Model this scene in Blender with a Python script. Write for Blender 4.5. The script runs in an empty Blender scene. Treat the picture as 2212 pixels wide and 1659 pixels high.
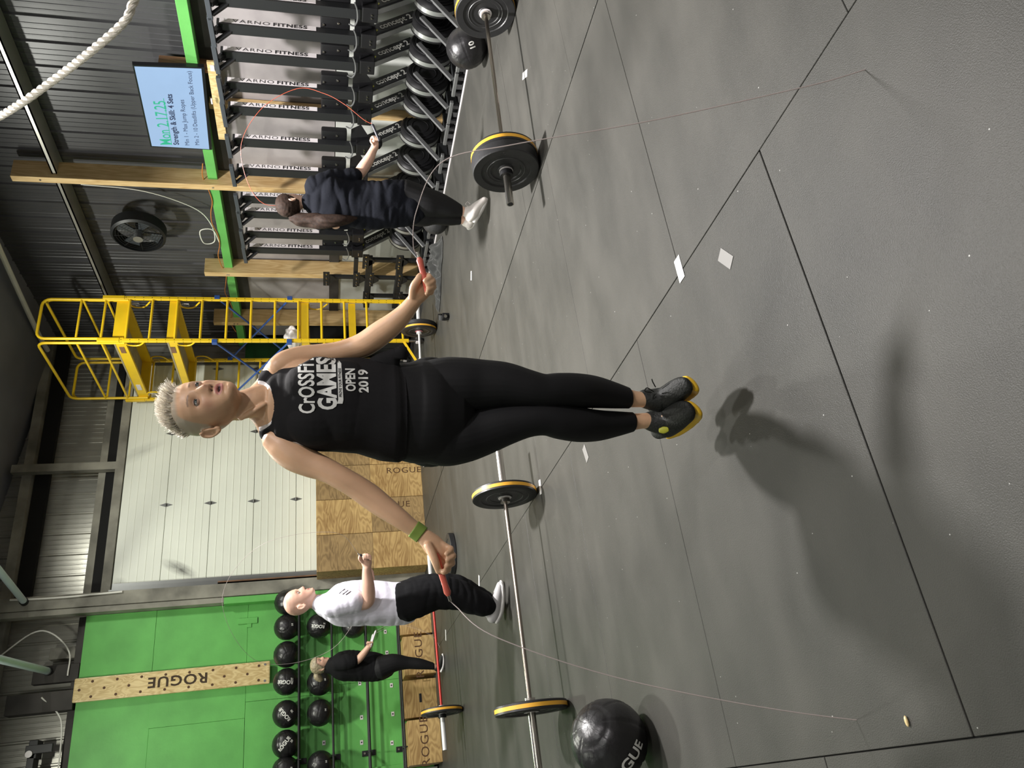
import bpy, bmesh, math, random
import numpy as np
from mathutils import Vector, Matrix, noise
from mathutils.bvhtree import BVHTree
random.seed(7); rng = np.random.RandomState(7)
PI = math.pi
scene = bpy.context.scene
COL = scene.collection
# ---------------------------------------------------------------- camera
YAW, PITCH, ROLL, FPX, ZC = math.radians(61.654), math.radians(13.734), math.radians(.725), 1682., 1.45
_f = np.array([math.cos(YAW)*math.cos(PITCH), math.sin(YAW)*math.cos(PITCH), -math.sin(PITCH)])
_r = np.array([math.sin(YAW), -math.cos(YAW), 0.]); _d = np.cross(_f, _r)
M0 = _r*math.cos(ROLL)+_d*math.sin(ROLL); M1 = -_r*math.sin(ROLL)+_d*math.cos(ROLL); M2 = _f
CAM = np.array([0., 0., ZC]); HF = np.array([math.cos(YAW), math.sin(YAW), 0.]); HR = _r
cd = bpy.data.cameras.new('camera'); cam = bpy.data.objects.new('camera', cd); COL.objects.link(cam)
cd.sensor_fit = 'HORIZONTAL'; cd.sensor_width = 36; cd.lens = FPX/2212*36; cd.clip_start = .05
cam.matrix_world = Matrix(((M1[0], M0[0], -M2[0], CAM[0]), (M1[1], M0[1], -M2[1], CAM[1]), (M1[2], M0[2], -M2[2], CAM[2]), (0, 0, 0, 1)))
scene.camera = cam
def ray(x, y): return (829.5-y)/FPX*M0+(x-1106)/FPX*M1+M2
def dep(x, y, D): return CAM+ray(x, y)*D
def atk(x, y, K):                       # point of the vertical plane at horizontal distance K in front of the photographer
    d = ray(x, y); return CAM+d*(K/float(d@HF))
def pl(x, y, ax, v):
    d = ray(x, y); return CAM+d*((v-CAM[ax])/d[ax])
def depth(P): return float(M2@(np.array(P)-CAM))
# ---------------------------------------------------------------- light and exposure
scene.view_settings.view_transform = 'Standard'; scene.view_settings.look = 'None'
scene.view_settings.exposure = -0.3; scene.view_settings.gamma = 1; scene.view_settings.use_curve_mapping = False
w = bpy.data.worlds.new('world'); scene.world = w; w.use_nodes = True
w.node_tree.nodes['Background'].inputs[0].default_value = (.75, .8, .85, 1); w.node_tree.nodes['Background'].inputs[1].default_value = .05
def lamp(x, y, z, power, col=(1, .98, .93), size=.42, spread=PI, target=None):
    l = bpy.data.lights.new('high_bay_light', 'AREA'); l.shape = 'DISK'; l.size = size; l.energy = power; l.color = col; l.spread = spread
    o = bpy.data.objects.new('high_bay_light', l); COL.objects.link(o); o.location = (x, y, z); return o
lamp(3.95, 4.4, 5.35, 700, (1, .965, .95), spread=2.35)
lamp(1.9, 3.2, 5.45, 75, (1, .97, .93), spread=2.2)
lamp(4.6, 8.4, 5.35, 190, (1, 1, .9))
lamp(.9, 8.2, 5.5, 225, (1, 1, .88))
lamp(-2.2, 5.0, 5.5, 48, (.96, 1, .86))
lamp(3.4, -1.6, 5.35, 330, (1, .95, .95))
lamp(.2, -1.6, 5.6, 75, (.98, 1, .92))
lamp(-4.2, .2, 5.6, 30, (.97, 1, .93))
# ---------------------------------------------------------------- materials
MATS = {}
def mat(name, col=(.5, .5, .5), rough=.5, metal=0., bump=0., bscale=40., var=0., vscale=6., spec=.5, sheen=0., trans=0., emit=None, detail=4.):
    m = bpy.data.materials.new(name); m.use_nodes = True; nt = m.node_tree; b = nt.nodes['Principled BSDF']
    b.inputs['Base Color'].default_value = (*col, 1); b.inputs['Roughness'].default_value = rough; b.inputs['Metallic'].default_value = metal
    b.inputs['Specular IOR Level'].default_value = spec
    if sheen: b.inputs['Sheen Weight'].default_value = sheen
    if emit: b.inputs['Emission Color'].default_value = (*emit[:3], 1); b.inputs['Emission Strength'].default_value = emit[3]
    tc = nt.nodes.new('ShaderNodeTexCoord')
    n = nt.nodes.new('ShaderNodeTexNoise'); n.inputs['Scale'].default_value = vscale; n.inputs['Detail'].default_value = detail
    nt.links.new(tc.outputs['Object'], n.inputs['Vector'])
    cr = nt.nodes.new('ShaderNodeValToRGB'); v = max(var, .04)
    cr.color_ramp.elements[0].position = .3; cr.color_ramp.elements[1].position = .7
    cr.color_ramp.elements[0].color = (*[c*(1-v) for c in col], 1); cr.color_ramp.elements[1].color = (*[min(1, c*(1+v)) for c in col], 1)
    nt.links.new(n.outputs['Fac'], cr.inputs['Fac']); nt.links.new(cr.outputs['Color'], b.inputs['Base Color'])
    if bump:
        n2 = nt.nodes.new('ShaderNodeTexNoise'); n2.inputs['Scale'].default_value = bscale; n2.inputs['Detail'].default_value = 5
        nt.links.new(tc.outputs['Object'], n2.inputs['Vector'])
        bp = nt.nodes.new('ShaderNodeBump'); bp.inputs['Strength'].default_value = bump; bp.inputs['Distance'].default_value = .01
        nt.links.new(n2.outputs['Fac'], bp.inputs['Height']); nt.links.new(bp.outputs['Normal'], b.inputs['Normal'])
    MATS[name] = m; return m
def wood(name, c1, c2, scale=3., axis=(1, 1, 8), dist=6., rough=.6, rings=4.):
    m = bpy.data.materials.new(name); m.use_nodes = True; nt = m.node_tree; b = nt.nodes['Principled BSDF']; b.inputs['Roughness'].default_value = rough
    tc = nt.nodes.new('ShaderNodeTexCoord'); mp = nt.nodes.new('ShaderNodeMapping'); mp.inputs['Scale'].default_value = axis
    nt.links.new(tc.outputs['Object'], mp.inputs['Vector'])
    n = nt.nodes.new('ShaderNodeTexNoise'); n.inputs['Scale'].default_value = scale; n.inputs['Detail'].default_value = 2; n.inputs['Distortion'].default_value = .6
    nt.links.new(mp.outputs['Vector'], n.inputs['Vector'])
    mu = nt.nodes.new('ShaderNodeMath'); mu.operation = 'MULTIPLY'; mu.inputs[1].default_value = rings*2
    nt.links.new(n.outputs['Fac'], mu.inputs[0])
    fr = nt.nodes.new('ShaderNodeMath'); fr.operation = 'PINGPONG'; fr.inputs[1].default_value = .5; nt.links.new(mu.outputs[0], fr.inputs[0])
    n3 = nt.nodes.new('ShaderNodeTexNoise'); n3.inputs['Scale'].default_value = 2.2; n3.inputs['Detail'].default_value = 6; nt.links.new(tc.outputs['Object'], n3.inputs['Vector'])
    ad = nt.nodes.new('ShaderNodeMath'); ad.operation = 'MULTIPLY_ADD'; ad.inputs[1].default_value = .9; nt.links.new(fr.outputs[0], ad.inputs[0])
    sb = nt.nodes.new('ShaderNodeMath'); sb.operation = 'SUBTRACT'; sb.inputs[1].default_value = .25; nt.links.new(n3.outputs['Fac'], sb.inputs[0]); nt.links.new(sb.outputs[0], ad.inputs[2])
    cr = nt.nodes.new('ShaderNodeValToRGB'); cr.color_ramp.elements[0].color = (*c1, 1); cr.color_ramp.elements[1].color = (*c2, 1)
    cr.color_ramp.elements[0].position = .1; cr.color_ramp.elements[1].position = .75
    nt.links.new(ad.outputs[0], cr.inputs['Fac']); nt.links.new(cr.outputs['Color'], b.inputs['Base Color']); MATS[name] = m; return m
def rubber_floor():
    m = bpy.data.materials.new('rubber_mat'); m.use_nodes = True; nt = m.node_tree; b = nt.nodes['Principled BSDF']; b.inputs['Specular IOR Level'].default_value = .2
    L = nt.links.new; N = nt.nodes.new
    g = N('ShaderNodeNewGeometry'); oi = N('ShaderNodeObjectInfo')
    n1 = N('ShaderNodeTexNoise'); n1.inputs['Scale'].default_value = .8; n1.inputs['Detail'].default_value = 5; n1.inputs['Roughness'].default_value = .6; L(g.outputs['Position'], n1.inputs['Vector'])
    n2 = N('ShaderNodeTexNoise'); n2.inputs['Scale'].default_value = 260; n2.inputs['Detail'].default_value = 3; L(g.outputs['Position'], n2.inputs['Vector'])
    mp = N('ShaderNodeMapping'); mp.inputs['Scale'].default_value = (1.2, 2.6, 1); mp.inputs['Rotation'].default_value = (0, 0, .1); L(g.outputs['Position'], mp.inputs['Vector'])
    n3 = N('ShaderNodeTexNoise'); n3.inputs['Scale'].default_value = 1.5; n3.inputs['Detail'].default_value = 6; L(mp.outputs['Vector'], n3.inputs['Vector'])
    a = N('ShaderNodeMath'); a.operation = 'ADD'; L(n1.outputs['Fac'], a.inputs[0]); L(n3.outputs['Fac'], a.inputs[1])
    a2 = N('ShaderNodeMath'); a2.operation = 'MULTIPLY_ADD'; a2.inputs[1].default_value = .35; L(n2.outputs['Fac'], a2.inputs[0]); L(a.outputs[0], a2.inputs[2])
    a3 = N('ShaderNodeMath'); a3.operation = 'MULTIPLY_ADD'; a3.inputs[1].default_value = .12; L(oi.outputs['Random'], a3.inputs[0]); L(a2.outputs[0], a3.inputs[2])
    cr = N('ShaderNodeValToRGB'); e = cr.color_ramp.elements; e[0].position = .85; e[0].color = (.038, .038, .034, 1); e[1].position = 1.6; e[1].color = (.072, .070, .062, 1)
    dv = N('ShaderNodeMath'); dv.operation = 'DIVIDE'; dv.inputs[1].default_value = 1.7; L(a3.outputs[0], dv.inputs[0])
    e[0].position = .5; e[1].position = .95; L(dv.outputs[0], cr.inputs['Fac'])
    vo = N('ShaderNodeTexVoronoi'); vo.inputs['Scale'].default_value = 24; vo.inputs['Randomness'].default_value = 1; L(g.outputs['Position'], vo.inputs['Vector'])
    lt = N('ShaderNodeMath'); lt.operation = 'LESS_THAN'; lt.inputs[1].default_value = .055; L(vo.outputs['Distance'], lt.inputs[0])
    sp = N('ShaderNodeSeparateColor'); L(vo.outputs['Color'], sp.inputs[0])
    gt = N('ShaderNodeMath'); gt.operation = 'GREATER_THAN'; gt.inputs[1].default_value = .86; L(sp.outputs[0], gt.inputs[0])
    ml = N('ShaderNodeMath'); ml.operation = 'MULTIPLY'; L(lt.outputs[0], ml.inputs[0]); L(gt.outputs[0], ml.inputs[1])
    mx = N('ShaderNodeMix'); mx.data_type = 'RGBA'; mx.inputs['B'].default_value = (.42, .42, .4, 1); L(ml.outputs[0], mx.inputs['Factor']); L(cr.outputs['Color'], mx.inputs['A']); L(mx.outputs['Result'], b.inputs['Base Color'])
    rr = N('ShaderNodeMapRange'); rr.inputs['To Min'].default_value = .38; rr.inputs['To Max'].default_value = .50; L(n3.outputs['Fac'], rr.inputs['Value']); L(rr.outputs[0], b.inputs['Roughness'])
    bp = N('ShaderNodeBump'); bp.inputs['Strength'].default_value = .35; bp.inputs['Distance'].default_value = .004; L(n2.outputs['Fac'], bp.inputs['Height']); L(bp.outputs['Normal'], b.inputs['Normal'])
    MATS['rubber_mat'] = m
rubber_floor()
mat('concrete', (.02, .02, .02), .9)
mat('dark_sheet', (.085, .085, .09), .36, metal=.3, var=.15, vscale=1.5, bump=.05, bscale=8)
mat('grey_sheet', (.50, .49, .44), .30, metal=.6, var=.25, vscale=1.2, bump=.06, bscale=6)
mat('grey_lining', (.34, .315, .315), .42, var=.18, vscale=2.5, bump=.12, bscale=3)
mat('roof_dark', (.19, .195, .22), .7, var=.2, vscale=.8)
mat('cabinet_green', (.012, .07, .02), .45)
mat('green_paint', (.13, .46, .10), .55, var=.12, vscale=3, bump=.12, bscale=30)
mat('white_door', (.86, .89, .80), .42, var=.05, vscale=1.2)
mat('white_wall', (.60, .62, .58), .5, var=.12, vscale=3)
mat('grey_lumber', (.27, .26, .22), .7, var=.45, vscale=2.5, bump=.2, bscale=20)
mat('header_shade_black', (.012, .012, .012), .9)  # black of the door header and of the shade strip under the top beam
mat('dark_lumber', (.05, .046, .042), .75, var=.4, vscale=2.5)
wood('pine', (.52, .33, .13), (.74, .54, .27), 2.0, (4, 4, .5), rough=.55)
wood('plywood', (.30, .17, .055), (.62, .42, .17), 1.6, (1, 3, 4), rough=.6, rings=5)
wood('plywood_old', (.20, .125, .05), (.42, .28, .12), 1.8, (1, 3, 4), rough=.65, rings=5)
wood('plywood_light', (.50, .34, .13), (.80, .64, .33), 3.2, (3, 3, 1), rough=.4, rings=4)
wood('brown_board', (.14, .07, .035), (.28, .15, .08), 2.0, (4, 4, .6), rough=.6)
mat('yellow_paint', (.90, .60, .018), .38, var=.05)
mat('deck_ply', (.36, .31, .20), .7, var=.15, vscale=8)
mat('blue_paint', (.03, .09, .33), .4)
mat('black_metal', (.014, .015, .016), .45, spec=.4)
mat('black_plastic', (.009, .009, .010), .42, spec=.35)
mat('slate_metal', (.045, .052, .06), .42)
mat('black_rubber', (.018, .018, .019), .45, bump=.1, bscale=60)
mat('grey_tube', (.22, .225, .225), .38, metal=.6)
mat('ridge_grey', (.07, .07, .07), .4)
mat('chrome', (.55, .52, .47), .22, metal=1.)
mat('steel_bar', (.33, .29, .25), .28, metal=1.)
mat('red_bar', (.42, .03, .02), .35, metal=.3)
mat('white_bar', (.72, .72, .7), .3, metal=.2)
mat('pink_ring', (.75, .25, .28), .4)
mat('yellow_band', (.82, .42, .04), .45)
mat('silver_band', (.33, .34, .33), .35, metal=.6)
mat('label_white', (.78, .74, .75), .35)
mat('ink', (.01, .01, .012), .5)
mat('ink_grey', (.48, .48, .45), .5)
mat('ink_yellow', (.60, .60, .06), .5)
mat('burnt_ink', (.09, .04, .015), .7)
mat('stencil_dark', (.05, .03, .015), .8)
mat('white_print', (.78, .78, .74), .55)
mat('leather', (.012, .0115, .0125), .36, bump=.12, bscale=70, spec=.6)
mat('leather_matte', (.022, .022, .023), .55, bump=.15, bscale=90)
mat('tape', (.85, .84, .82), .4)
mat('tape_worn', (.19, .185, .175), .5)
mat('rope_fibre', (.62, .58, .50), .8, bump=.4, bscale=200)
mat('tv_black', (.012, .012, .014), .25)
mat('screen', (.05, .08, .12), .3, emit=(.42, .60, .88, .95), var=.1)
mat('screen_green', (0, .1, .05), .4, emit=(.06, .62, .36, .8))
mat('screen_ink', (.01, .01, .02), .4, emit=(.06, .10, .22, .5))
mat('grey_jacket', (.030, .031, .029), .9, bump=.5, bscale=25, sheen=.3)
mat('white_cable', (.85, .84, .78), .5)
mat('orange_cable', (.55, .2, .04), .5)
mat('pipe_blue', (.62, .72, .76), .4)
mat('fabric_black', (.008, .008, .009), .9, spec=.15, bump=.15, bscale=18)
mat('fabric_shirt', (.011, .0105, .0115), .85, spec=.25, bump=.35, bscale=11)
mat('fabric_navy', (.008, .009, .013), .9, spec=.12, bump=.5, bscale=14)
mat('fabric_white', (.76, .74, .84), .75, bump=.5, bscale=12)
mat('fabric_legging', (.006, .006, .007), .7, spec=.35)
mat('shoe_white', (.72, .68, .64), .6)
mat('shoe_grey', (.42, .41, .41), .6)
mat('shoe_black', (.012, .013, .011), .62, bump=.4, bscale=120, spec=.4)
mat('sole_yellow', (.85, .52, .03), .4)
mat('sole_white', (.8, .78, .76), .5)
mat('badge_yellow', (.50, .50, .04), .5)
mat('wrist_green', (.20, .30, .05), .6)
mat('handle_red', (.62, .13, .09), .35)
mat('handle_dark', (.03, .03, .04), .4)
mat('bra_white', (.78, .74, .74), .7)
mat('cable_rope', (.45, .38, .36), .45)
mat('cable_red', (.55, .10, .05), .45)
mat('hair_blond', (.82, .72, .60), .5, var=.3, vscale=60)
mat('hair_brown', (.022, .012, .008), .75, spec=.2, var=.4, vscale=50)
mat('hair_greyblond', (.30, .25, .16), .5, var=.4, vscale=50)
mat('eye_white', (.45, .43, .41), .25)
mat('eye_iris', (.10, .12, .11), .2)
mat('eye_pupil', (.005, .005, .005), .15)
def skin(name, rough=.45):
    m = bpy.data.materials.new(name); m.use_nodes = True; nt = m.node_tree; b = nt.nodes['Principled BSDF']
    a = nt.nodes.new('ShaderNodeAttribute'); a.attribute_name = 'col'
    tc = nt.nodes.new('ShaderNodeTexCoord'); n = nt.nodes.new('ShaderNodeTexNoise'); n.inputs['Scale'].default_value = 22; n.inputs['Detail'].default_value = 5
    nt.links.new(tc.outputs['Object'], n.inputs['Vector'])
    mr = nt.nodes.new('ShaderNodeMapRange'); mr.inputs['To Min'].default_value = .88; mr.inputs['To Max'].default_value = 1.1; nt.links.new(n.outputs['Fac'], mr.inputs['Value'])
    vm = nt.nodes.new('ShaderNodeVectorMath'); vm.operation = 'SCALE'; nt.links.new(a.outputs['Color'], vm.inputs[0]); nt.links.new(mr.outputs[0], vm.inputs['Scale'])
    nt.links.new(vm.outputs[0], b.inputs['Base Color']); b.inputs['Roughness'].default_value = rough
    b.inputs['Subsurface Weight'].default_value = .12; b.inputs['Subsurface Radius'].default_value = (.02, .008, .004); b.inputs['Subsurface Scale'].default_value = .4
    MATS[name] = m
skin('skin')
def scuffs(name, spots):                                     # dirty rub marks with their own shape on the door
    m = MATS[name]; nt = m.node_tree; L = nt.links.new; N = nt.nodes.new; b = nt.nodes['Principled BSDF']; src = b.inputs['Base Color'].links[0].from_socket
    g = N('ShaderNodeNewGeometry')
    for (p, rad, rot, amt) in spots:
        mp = N('ShaderNodeMapping'); mp.vector_type = 'TEXTURE'; mp.inputs['Location'].default_value = p; mp.inputs['Rotation'].default_value = (0, rot, 0); mp.inputs['Scale'].default_value = rad; L(g.outputs['Position'], mp.inputs['Vector'])
        ln = N('ShaderNodeVectorMath'); ln.operation = 'LENGTH'; L(mp.outputs['Vector'], ln.inputs[0])
        n = N('ShaderNodeTexNoise'); n.inputs['Scale'].default_value = 2.2; n.inputs['Detail'].default_value = 6; L(mp.outputs['Vector'], n.inputs['Vector'])
        mr = N('ShaderNodeMapRange'); mr.inputs['From Min'].default_value = 1; mr.inputs['From Max'].default_value = .0; L(ln.outputs['Value'], mr.inputs['Value'])
        mu = N('ShaderNodeMath'); mu.operation = 'MULTIPLY'; L(mr.outputs[0], mu.inputs[0]); L(n.outputs['Fac'], mu.inputs[1])
        m2 = N('ShaderNodeMath'); m2.operation = 'MULTIPLY'; m2.inputs[1].default_value = amt; m2.use_clamp = True; L(mu.outputs[0], m2.inputs[0])
        mx = N('ShaderNodeMix'); mx.data_type = 'RGBA'; mx.inputs['B'].default_value = (.10, .10, .09, 1); L(m2.outputs[0], mx.inputs['Factor']); L(src, mx.inputs['A']); src = mx.outputs['Result']
    L(src, b.inputs['Base Color'])
scuffs('white_door', [((3.36, 11.6, 3.43), (.10, 1., .30), .5, 1.7), ((5.17, 11.6, 4.12), (.12, 1., .42), -.5, .5), ((3.2, 11.6, 4.2), (.1, 1., .12), 0, .9)])
# ---------------------------------------------------------------- object helpers
def link(name, me, m=None, parent=None, world=True, smooth=False):
    o = bpy.data.objects.new(name, me); COL.objects.link(o)
    if m is not None:
        for mm in (m if isinstance(m, (list, tuple)) else [m]): me.materials.append(MATS[mm])
    if parent is not None:
        o.parent = parent
        if world:
            root = parent; off = Vector((0, 0, 0))
            while root is not None: off += root.location; root = root.parent
            me.transform(Matrix.Translation(-off))
    if smooth: me.polygons.foreach_set('use_smooth', [True]*len(me.polygons))
    return o
def tag(o, label=None, cat=None, group=None, kind=None):
    if label: o['label'] = label
    if cat: o['category'] = cat
    if group: o['group'] = group
    if kind: o['kind'] = kind
    return o
def thing(name, label, cat, loc=(0, 0, 0), rotz=0., group=None):
    o = bpy.data.objects.new(name, None); COL.objects.link(o); o.location = loc; o.rotation_euler = (0, 0, rotz); o.empty_display_size = .1
    return tag(o, label, cat, group)
def kids(o): return list(o.children)
def copy_tree(o, parent=None):
    c = o.copy(); COL.objects.link(c); c.parent = parent
    for ch in kids(o): copy_tree(ch, c)
    return c
class MB:
    def __init__(s): s.bm = bmesh.new()
    def box(s, x0, x1, y0, y1, z0, z1, bev=0.):
        r = bmesh.ops.create_cube(s.bm, size=1., matrix=Matrix.Translation(((x0+x1)/2, (y0+y1)/2, (z0+z1)/2)) @ Matrix.Diagonal((abs(x1-x0), abs(y1-y0), abs(z1-z0), 1)))
        if bev:
            es = list({e for v in r['verts'] for e in v.link_edges}); bmesh.ops.bevel(s.bm, geom=es, offset=bev, segments=1 if bev < .004 else 2, affect='EDGES', profile=.6)
        return s
    def bar(s, p, q, wx, wy=None, up=(0, 0, 1), bev=0.):   # rectangular bar from p to q
        p, q = Vector(p), Vector(q); wy = wy or wx; t = (q-p).normalized(); u = Vector(up)
        if abs(t.dot(u)) > .98: u = Vector((1, 0, 0))
        a = t.cross(u).normalized(); b = a.cross(t).normalized()
        mt = Matrix((( *a, 0), (*b, 0), (*t, 0), (0, 0, 0, 1))).transposed(); mt.translation = (p+q)/2
        r = bmesh.ops.create_cube(s.bm, size=1., matrix=mt @ Matrix.Diagonal((wx, wy, (q-p).length, 1)))
        if bev:
            es = list({e for v in r['verts'] for e in v.link_edges}); bmesh.ops.bevel(s.bm, geom=es, offset=bev, segments=1, affect='EDGES')
        return s
    def cyl(s, p, q, r, r2=None, seg=16, cap=True):
        p, q = Vector(p), Vector(q); t = q-p; rot = t.to_track_quat('Z', 'Y').to_matrix().to_4x4(); rot.translation = (p+q)/2
        bmesh.ops.create_cone(s.bm, cap_ends=cap, segments=seg, radius1=r, radius2=r if r2 is None else r2, depth=t.length, matrix=rot); return s
    def path(s, pts, r, seg=8, cyclic=False):
        pts = [Vector(p) for p in pts]; n = len(pts); rings = []; up = None
        for i, p in enumerate(pts):
            a = pts[(i-1) % n] if (cyclic or i > 0) else p; b = pts[(i+1) % n] if (cyclic or i < n-1) else p
            t = (b-a).normalized()
            if up is None: up = t.orthogonal().normalized()
            up = (up-t*up.dot(t)).normalized(); sd = t.cross(up); rr = r[i] if isinstance(r, (list, tuple)) else r
            rings.append([s.bm.verts.new(p+(up*math.cos(2*PI*k/seg)+sd*math.sin(2*PI*k/seg))*rr) for k in range(seg)])
        m = n if cyclic else n-1
        for i in range(m):
            A, B = rings[i], rings[(i+1) % n]
            for k in range(seg): s.bm.faces.new((A[k], A[(k+1) % seg], B[(k+1) % seg], B[k]))
        if not cyclic: s.bm.faces.new(rings[0][::-1]); s.bm.faces.new(rings[-1])
        return s
    def lathe(s, prof, c, axis, seg=32):                   # prof: (radius, along axis) closed into a solid of revolution
        c = Vector(c); ax = Vector(axis).normalized(); u = ax.orthogonal().normalized(); v = ax.cross(u); rings = []
        for r, h in prof:
            if r < 1e-5: rings.append([s.bm.verts.new(c+ax*h)])
            else: rings.append([s.bm.verts.new(c+ax*h+(u*math.cos(2*PI*k/seg)+v*math.sin(2*PI*k/seg))*r) for k in range(seg)])
        for A, B in zip(rings, rings[1:]):
            for k in range(seg):
                a, b = A[k % len(A)], A[(k+1) % len(A)]; d, e = B[k % len(B)], B[(k+1) % len(B)]
                vs = []
                for q in (a, b, e, d):
                    if q not in vs: vs.append(q)
                if len(vs) > 2: s.bm.faces.new(vs)
        return s
    def poly(s, pts, thick=(0, 0, 0)):                     # flat polygon with a thickness vector
        t = Vector(thick); A = [s.bm.verts.new(Vector(p)) for p in pts]
        if t.length == 0: s.bm.faces.new(A); return s
        B = [s.bm.verts.new(Vector(p)+t) for p in pts]; n = len(A); s.bm.faces.new(A[::-1]); s.bm.faces.new(B)
        for i in range(n): s.bm.faces.new((A[i], A[(i+1) % n], B[(i+1) % n], B[i]))
        return s
    def ball(s, c, r, sx=1, sy=1, sz=1, u=24, v=16):
        bmesh.ops.create_uvsphere(s.bm, u_segments=u, v_segments=v, radius=r, matrix=Matrix.Translation(Vector(c)) @ Matrix.Diagonal((sx, sy, sz, 1))); return s
    def mesh(s, name='m'):
        bmesh.ops.recalc_face_normals(s.bm, faces=s.bm.faces); me = bpy.data.meshes.new(name); s.bm.to_mesh(me); s.bm.free(); return me
    def build(s, name, m, parent=None, world=True, smooth=False):
        me = s.mesh(name); o = link(name, me, m, parent, world)
        if smooth:
            me.polygons.foreach_set('use_smooth', [True]*len(me.polygons))
            try: me.set_sharp_from_angle(angle=math.radians(38))
            except Exception: pass
        return o
def catmull(pts, n=6):
    P = [np.array(p, float) for p in pts]; P = [2*P[0]-P[1]]+P+[2*P[-1]-P[-2]]; out = []
    for i in range(1, len(P)-2):
        for k in range(n):
            t = k/n; a, b, c, d = P[i-1:i+3]
            out.append(.5*((2*b)+(-a+c)*t+(2*a-5*b+4*c-d)*t*t+(-a+3*b-3*c+d)*t**3))
    out.append(P[-2]); return out
def text_mesh(s, size=1., bold=0., sx=1., space=1., align='CENTER', sub=0, shear=0.):
    cu = bpy.data.curves.new('t', 'FONT'); cu.body = s; cu.size = size; cu.offset = bold; cu.align_x = align; cu.align_y = 'CENTER'; cu.space_character = space; cu.resolution_u = 3; cu.shear = shear
    o = bpy.data.objects.new('t', cu); COL.objects.link(o); bpy.context.view_layer.update()
    me = bpy.data.meshes.new_from_object(o.evaluated_get(bpy.context.evaluated_depsgraph_get())); bpy.data.objects.remove(o); bpy.data.curves.remove(cu)
    me.transform(Matrix.Diagonal((sx, 1, 1, 1)))
    if sub:
        bm = bmesh.new(); bm.from_mesh(me); bmesh.ops.triangulate(bm, faces=bm.faces)
        for _ in range(6):
            es = [e for e in bm.edges if e.calc_length() > sub]
            if not es: break
            bmesh.ops.subdivide_edges(bm, edges=es, cuts=1); bmesh.ops.triangulate(bm, faces=bm.faces)
        bm.to_mesh(me); bm.free()
    return me
def lettering(name, s, origin, xd, yd, size, m, parent, world=True, **kw):
    me = text_mesh(s, size, **kw); xd, yd = Vector(xd).normalized(), Vector(yd).normalized(); zd = xd.cross(yd)
    mt = Matrix(((*xd, 0), (*yd, 0), (*zd, 0), (0, 0, 0, 1))).transposed(); mt.translation = Vector(origin); me.transform(mt)
    return link(name, me, m, parent, world)
# ================================================================ THE SETTING
XW, YW = 7.2, 11.6
floor = tag(MB().box(-6.2, 7.6, -4.2, 12.1, -.12, -.012).build('floor', 'concrete'), kind='structure')
floor['label'] = 'black rubber gym floor of large mats with thin joints'
strips = [(-5.51, .6), (-3.68, 1.1), (-1.85, 2.34), (-.02, 1.71), (1.81, 2.40), (3.65, 2.985)]
mb = MB(); mb.box(0, 1.8265, 0, 1.2165, -.012, 0, bev=.0015); mat_me = mb.mesh('mat'); mat_me.materials.append(MATS['rubber_mat'])
for sx, sy in strips:
    k0 = math.floor((-4.1-sy)/1.2192)
    for k in range(k0, 14):
        y = sy+k*1.2192
        if y > 11.4: break
        if sx < -3 and (y < 3): continue
        o = bpy.data.objects.new('mat', mat_me); COL.objects.link(o); o.location = (sx+.0015, y+.0015-(.004 if (sx == -.02 and y < 1.6) else 0), random.uniform(-.0008, .0008)); o.parent = floor
mb = MB(); mb.box(0, .93, 0, 1.2165, -.012, 0, bev=.0015); me2 = mb.mesh('mat'); me2.materials.append(MATS['rubber_mat'])
for k in range(-3, 7):
    o = bpy.data.objects.new('mat', me2); COL.objects.link(o); o.location = (5.482, 3.1+k*1.2192, 0); o.parent = floor
def roofz(x): return 5.60+.143*(7.0-x)
def corrugated(name, m, x0, y0, x1, y1, z0, z1, nrm, label=None, ztop=None, pitch=.3048):
    bm = bmesh.new(); d = Vector((x1-x0, y1-y0, 0)); L = d.length; d.normalize(); n = Vector((*nrm, 0)); prof = []
    s = 0.
    while s < L:
        for a, h in ((0, 0), (.012, .022), (.030, .022), (.042, 0), (.10, 0), (.105, .005), (.118, .005), (.123, 0), (.165, 0), (.17, .005), (.183, .005), (.188, 0), (.235, 0), (.24, .004), (.25, .004), (.255, 0)):
            if s+a <= L: prof.append((s+a, h))
        s += pitch
    prof.append((L, 0)); prev = None
    for a, h in prof:
        p = Vector((x0, y0, 0))+d*a+n*h; zt = ztop(p.x) if ztop else z1
        v = (bm.verts.new((p.x, p.y, z0)), bm.verts.new((p.x, p.y, zt)))
        if prev: bm.faces.new((prev[0], v[0], v[1], prev[1]))
        prev = v
    me = bpy.data.meshes.new(name); bmesh.ops.recalc_face_normals(bm, faces=bm.faces); bm.to_mesh(me); bm.free()
    return link(name, me, m)
wr = tag(corrugated('wall_right', 'dark_sheet', 7.3, -4, 7.3, 12, 0, 5.7, (-1, 0)), kind='structure')
wb = tag(corrugated('wall_back', 'grey_sheet', -6, 11.95, 7.3, 11.95, 0, 6, (0, -1), ztop=roofz), kind='structure')
tag(MB().box(-6.1, -6, -4, 12, 0, 7.6).build('wall_left', 'white_wall'), kind='structure')
tag(MB().box(-6.1, 7.3, -4.1, -4, 0, 7.6).build('wall_front', 'grey_lining'), kind='structure')
mb = MB(); mb.poly([(7.35, -4.1, roofz(7.35)), (7.35, 12.05, roofz(7.35)), (-6.1, 12.05, roofz(-6.1)), (-6.1, -4.1, roofz(-6.1))], (0, 0, .1))
ceil = tag(mb.build('ceiling', 'roof_dark'), kind='structure')
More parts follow.
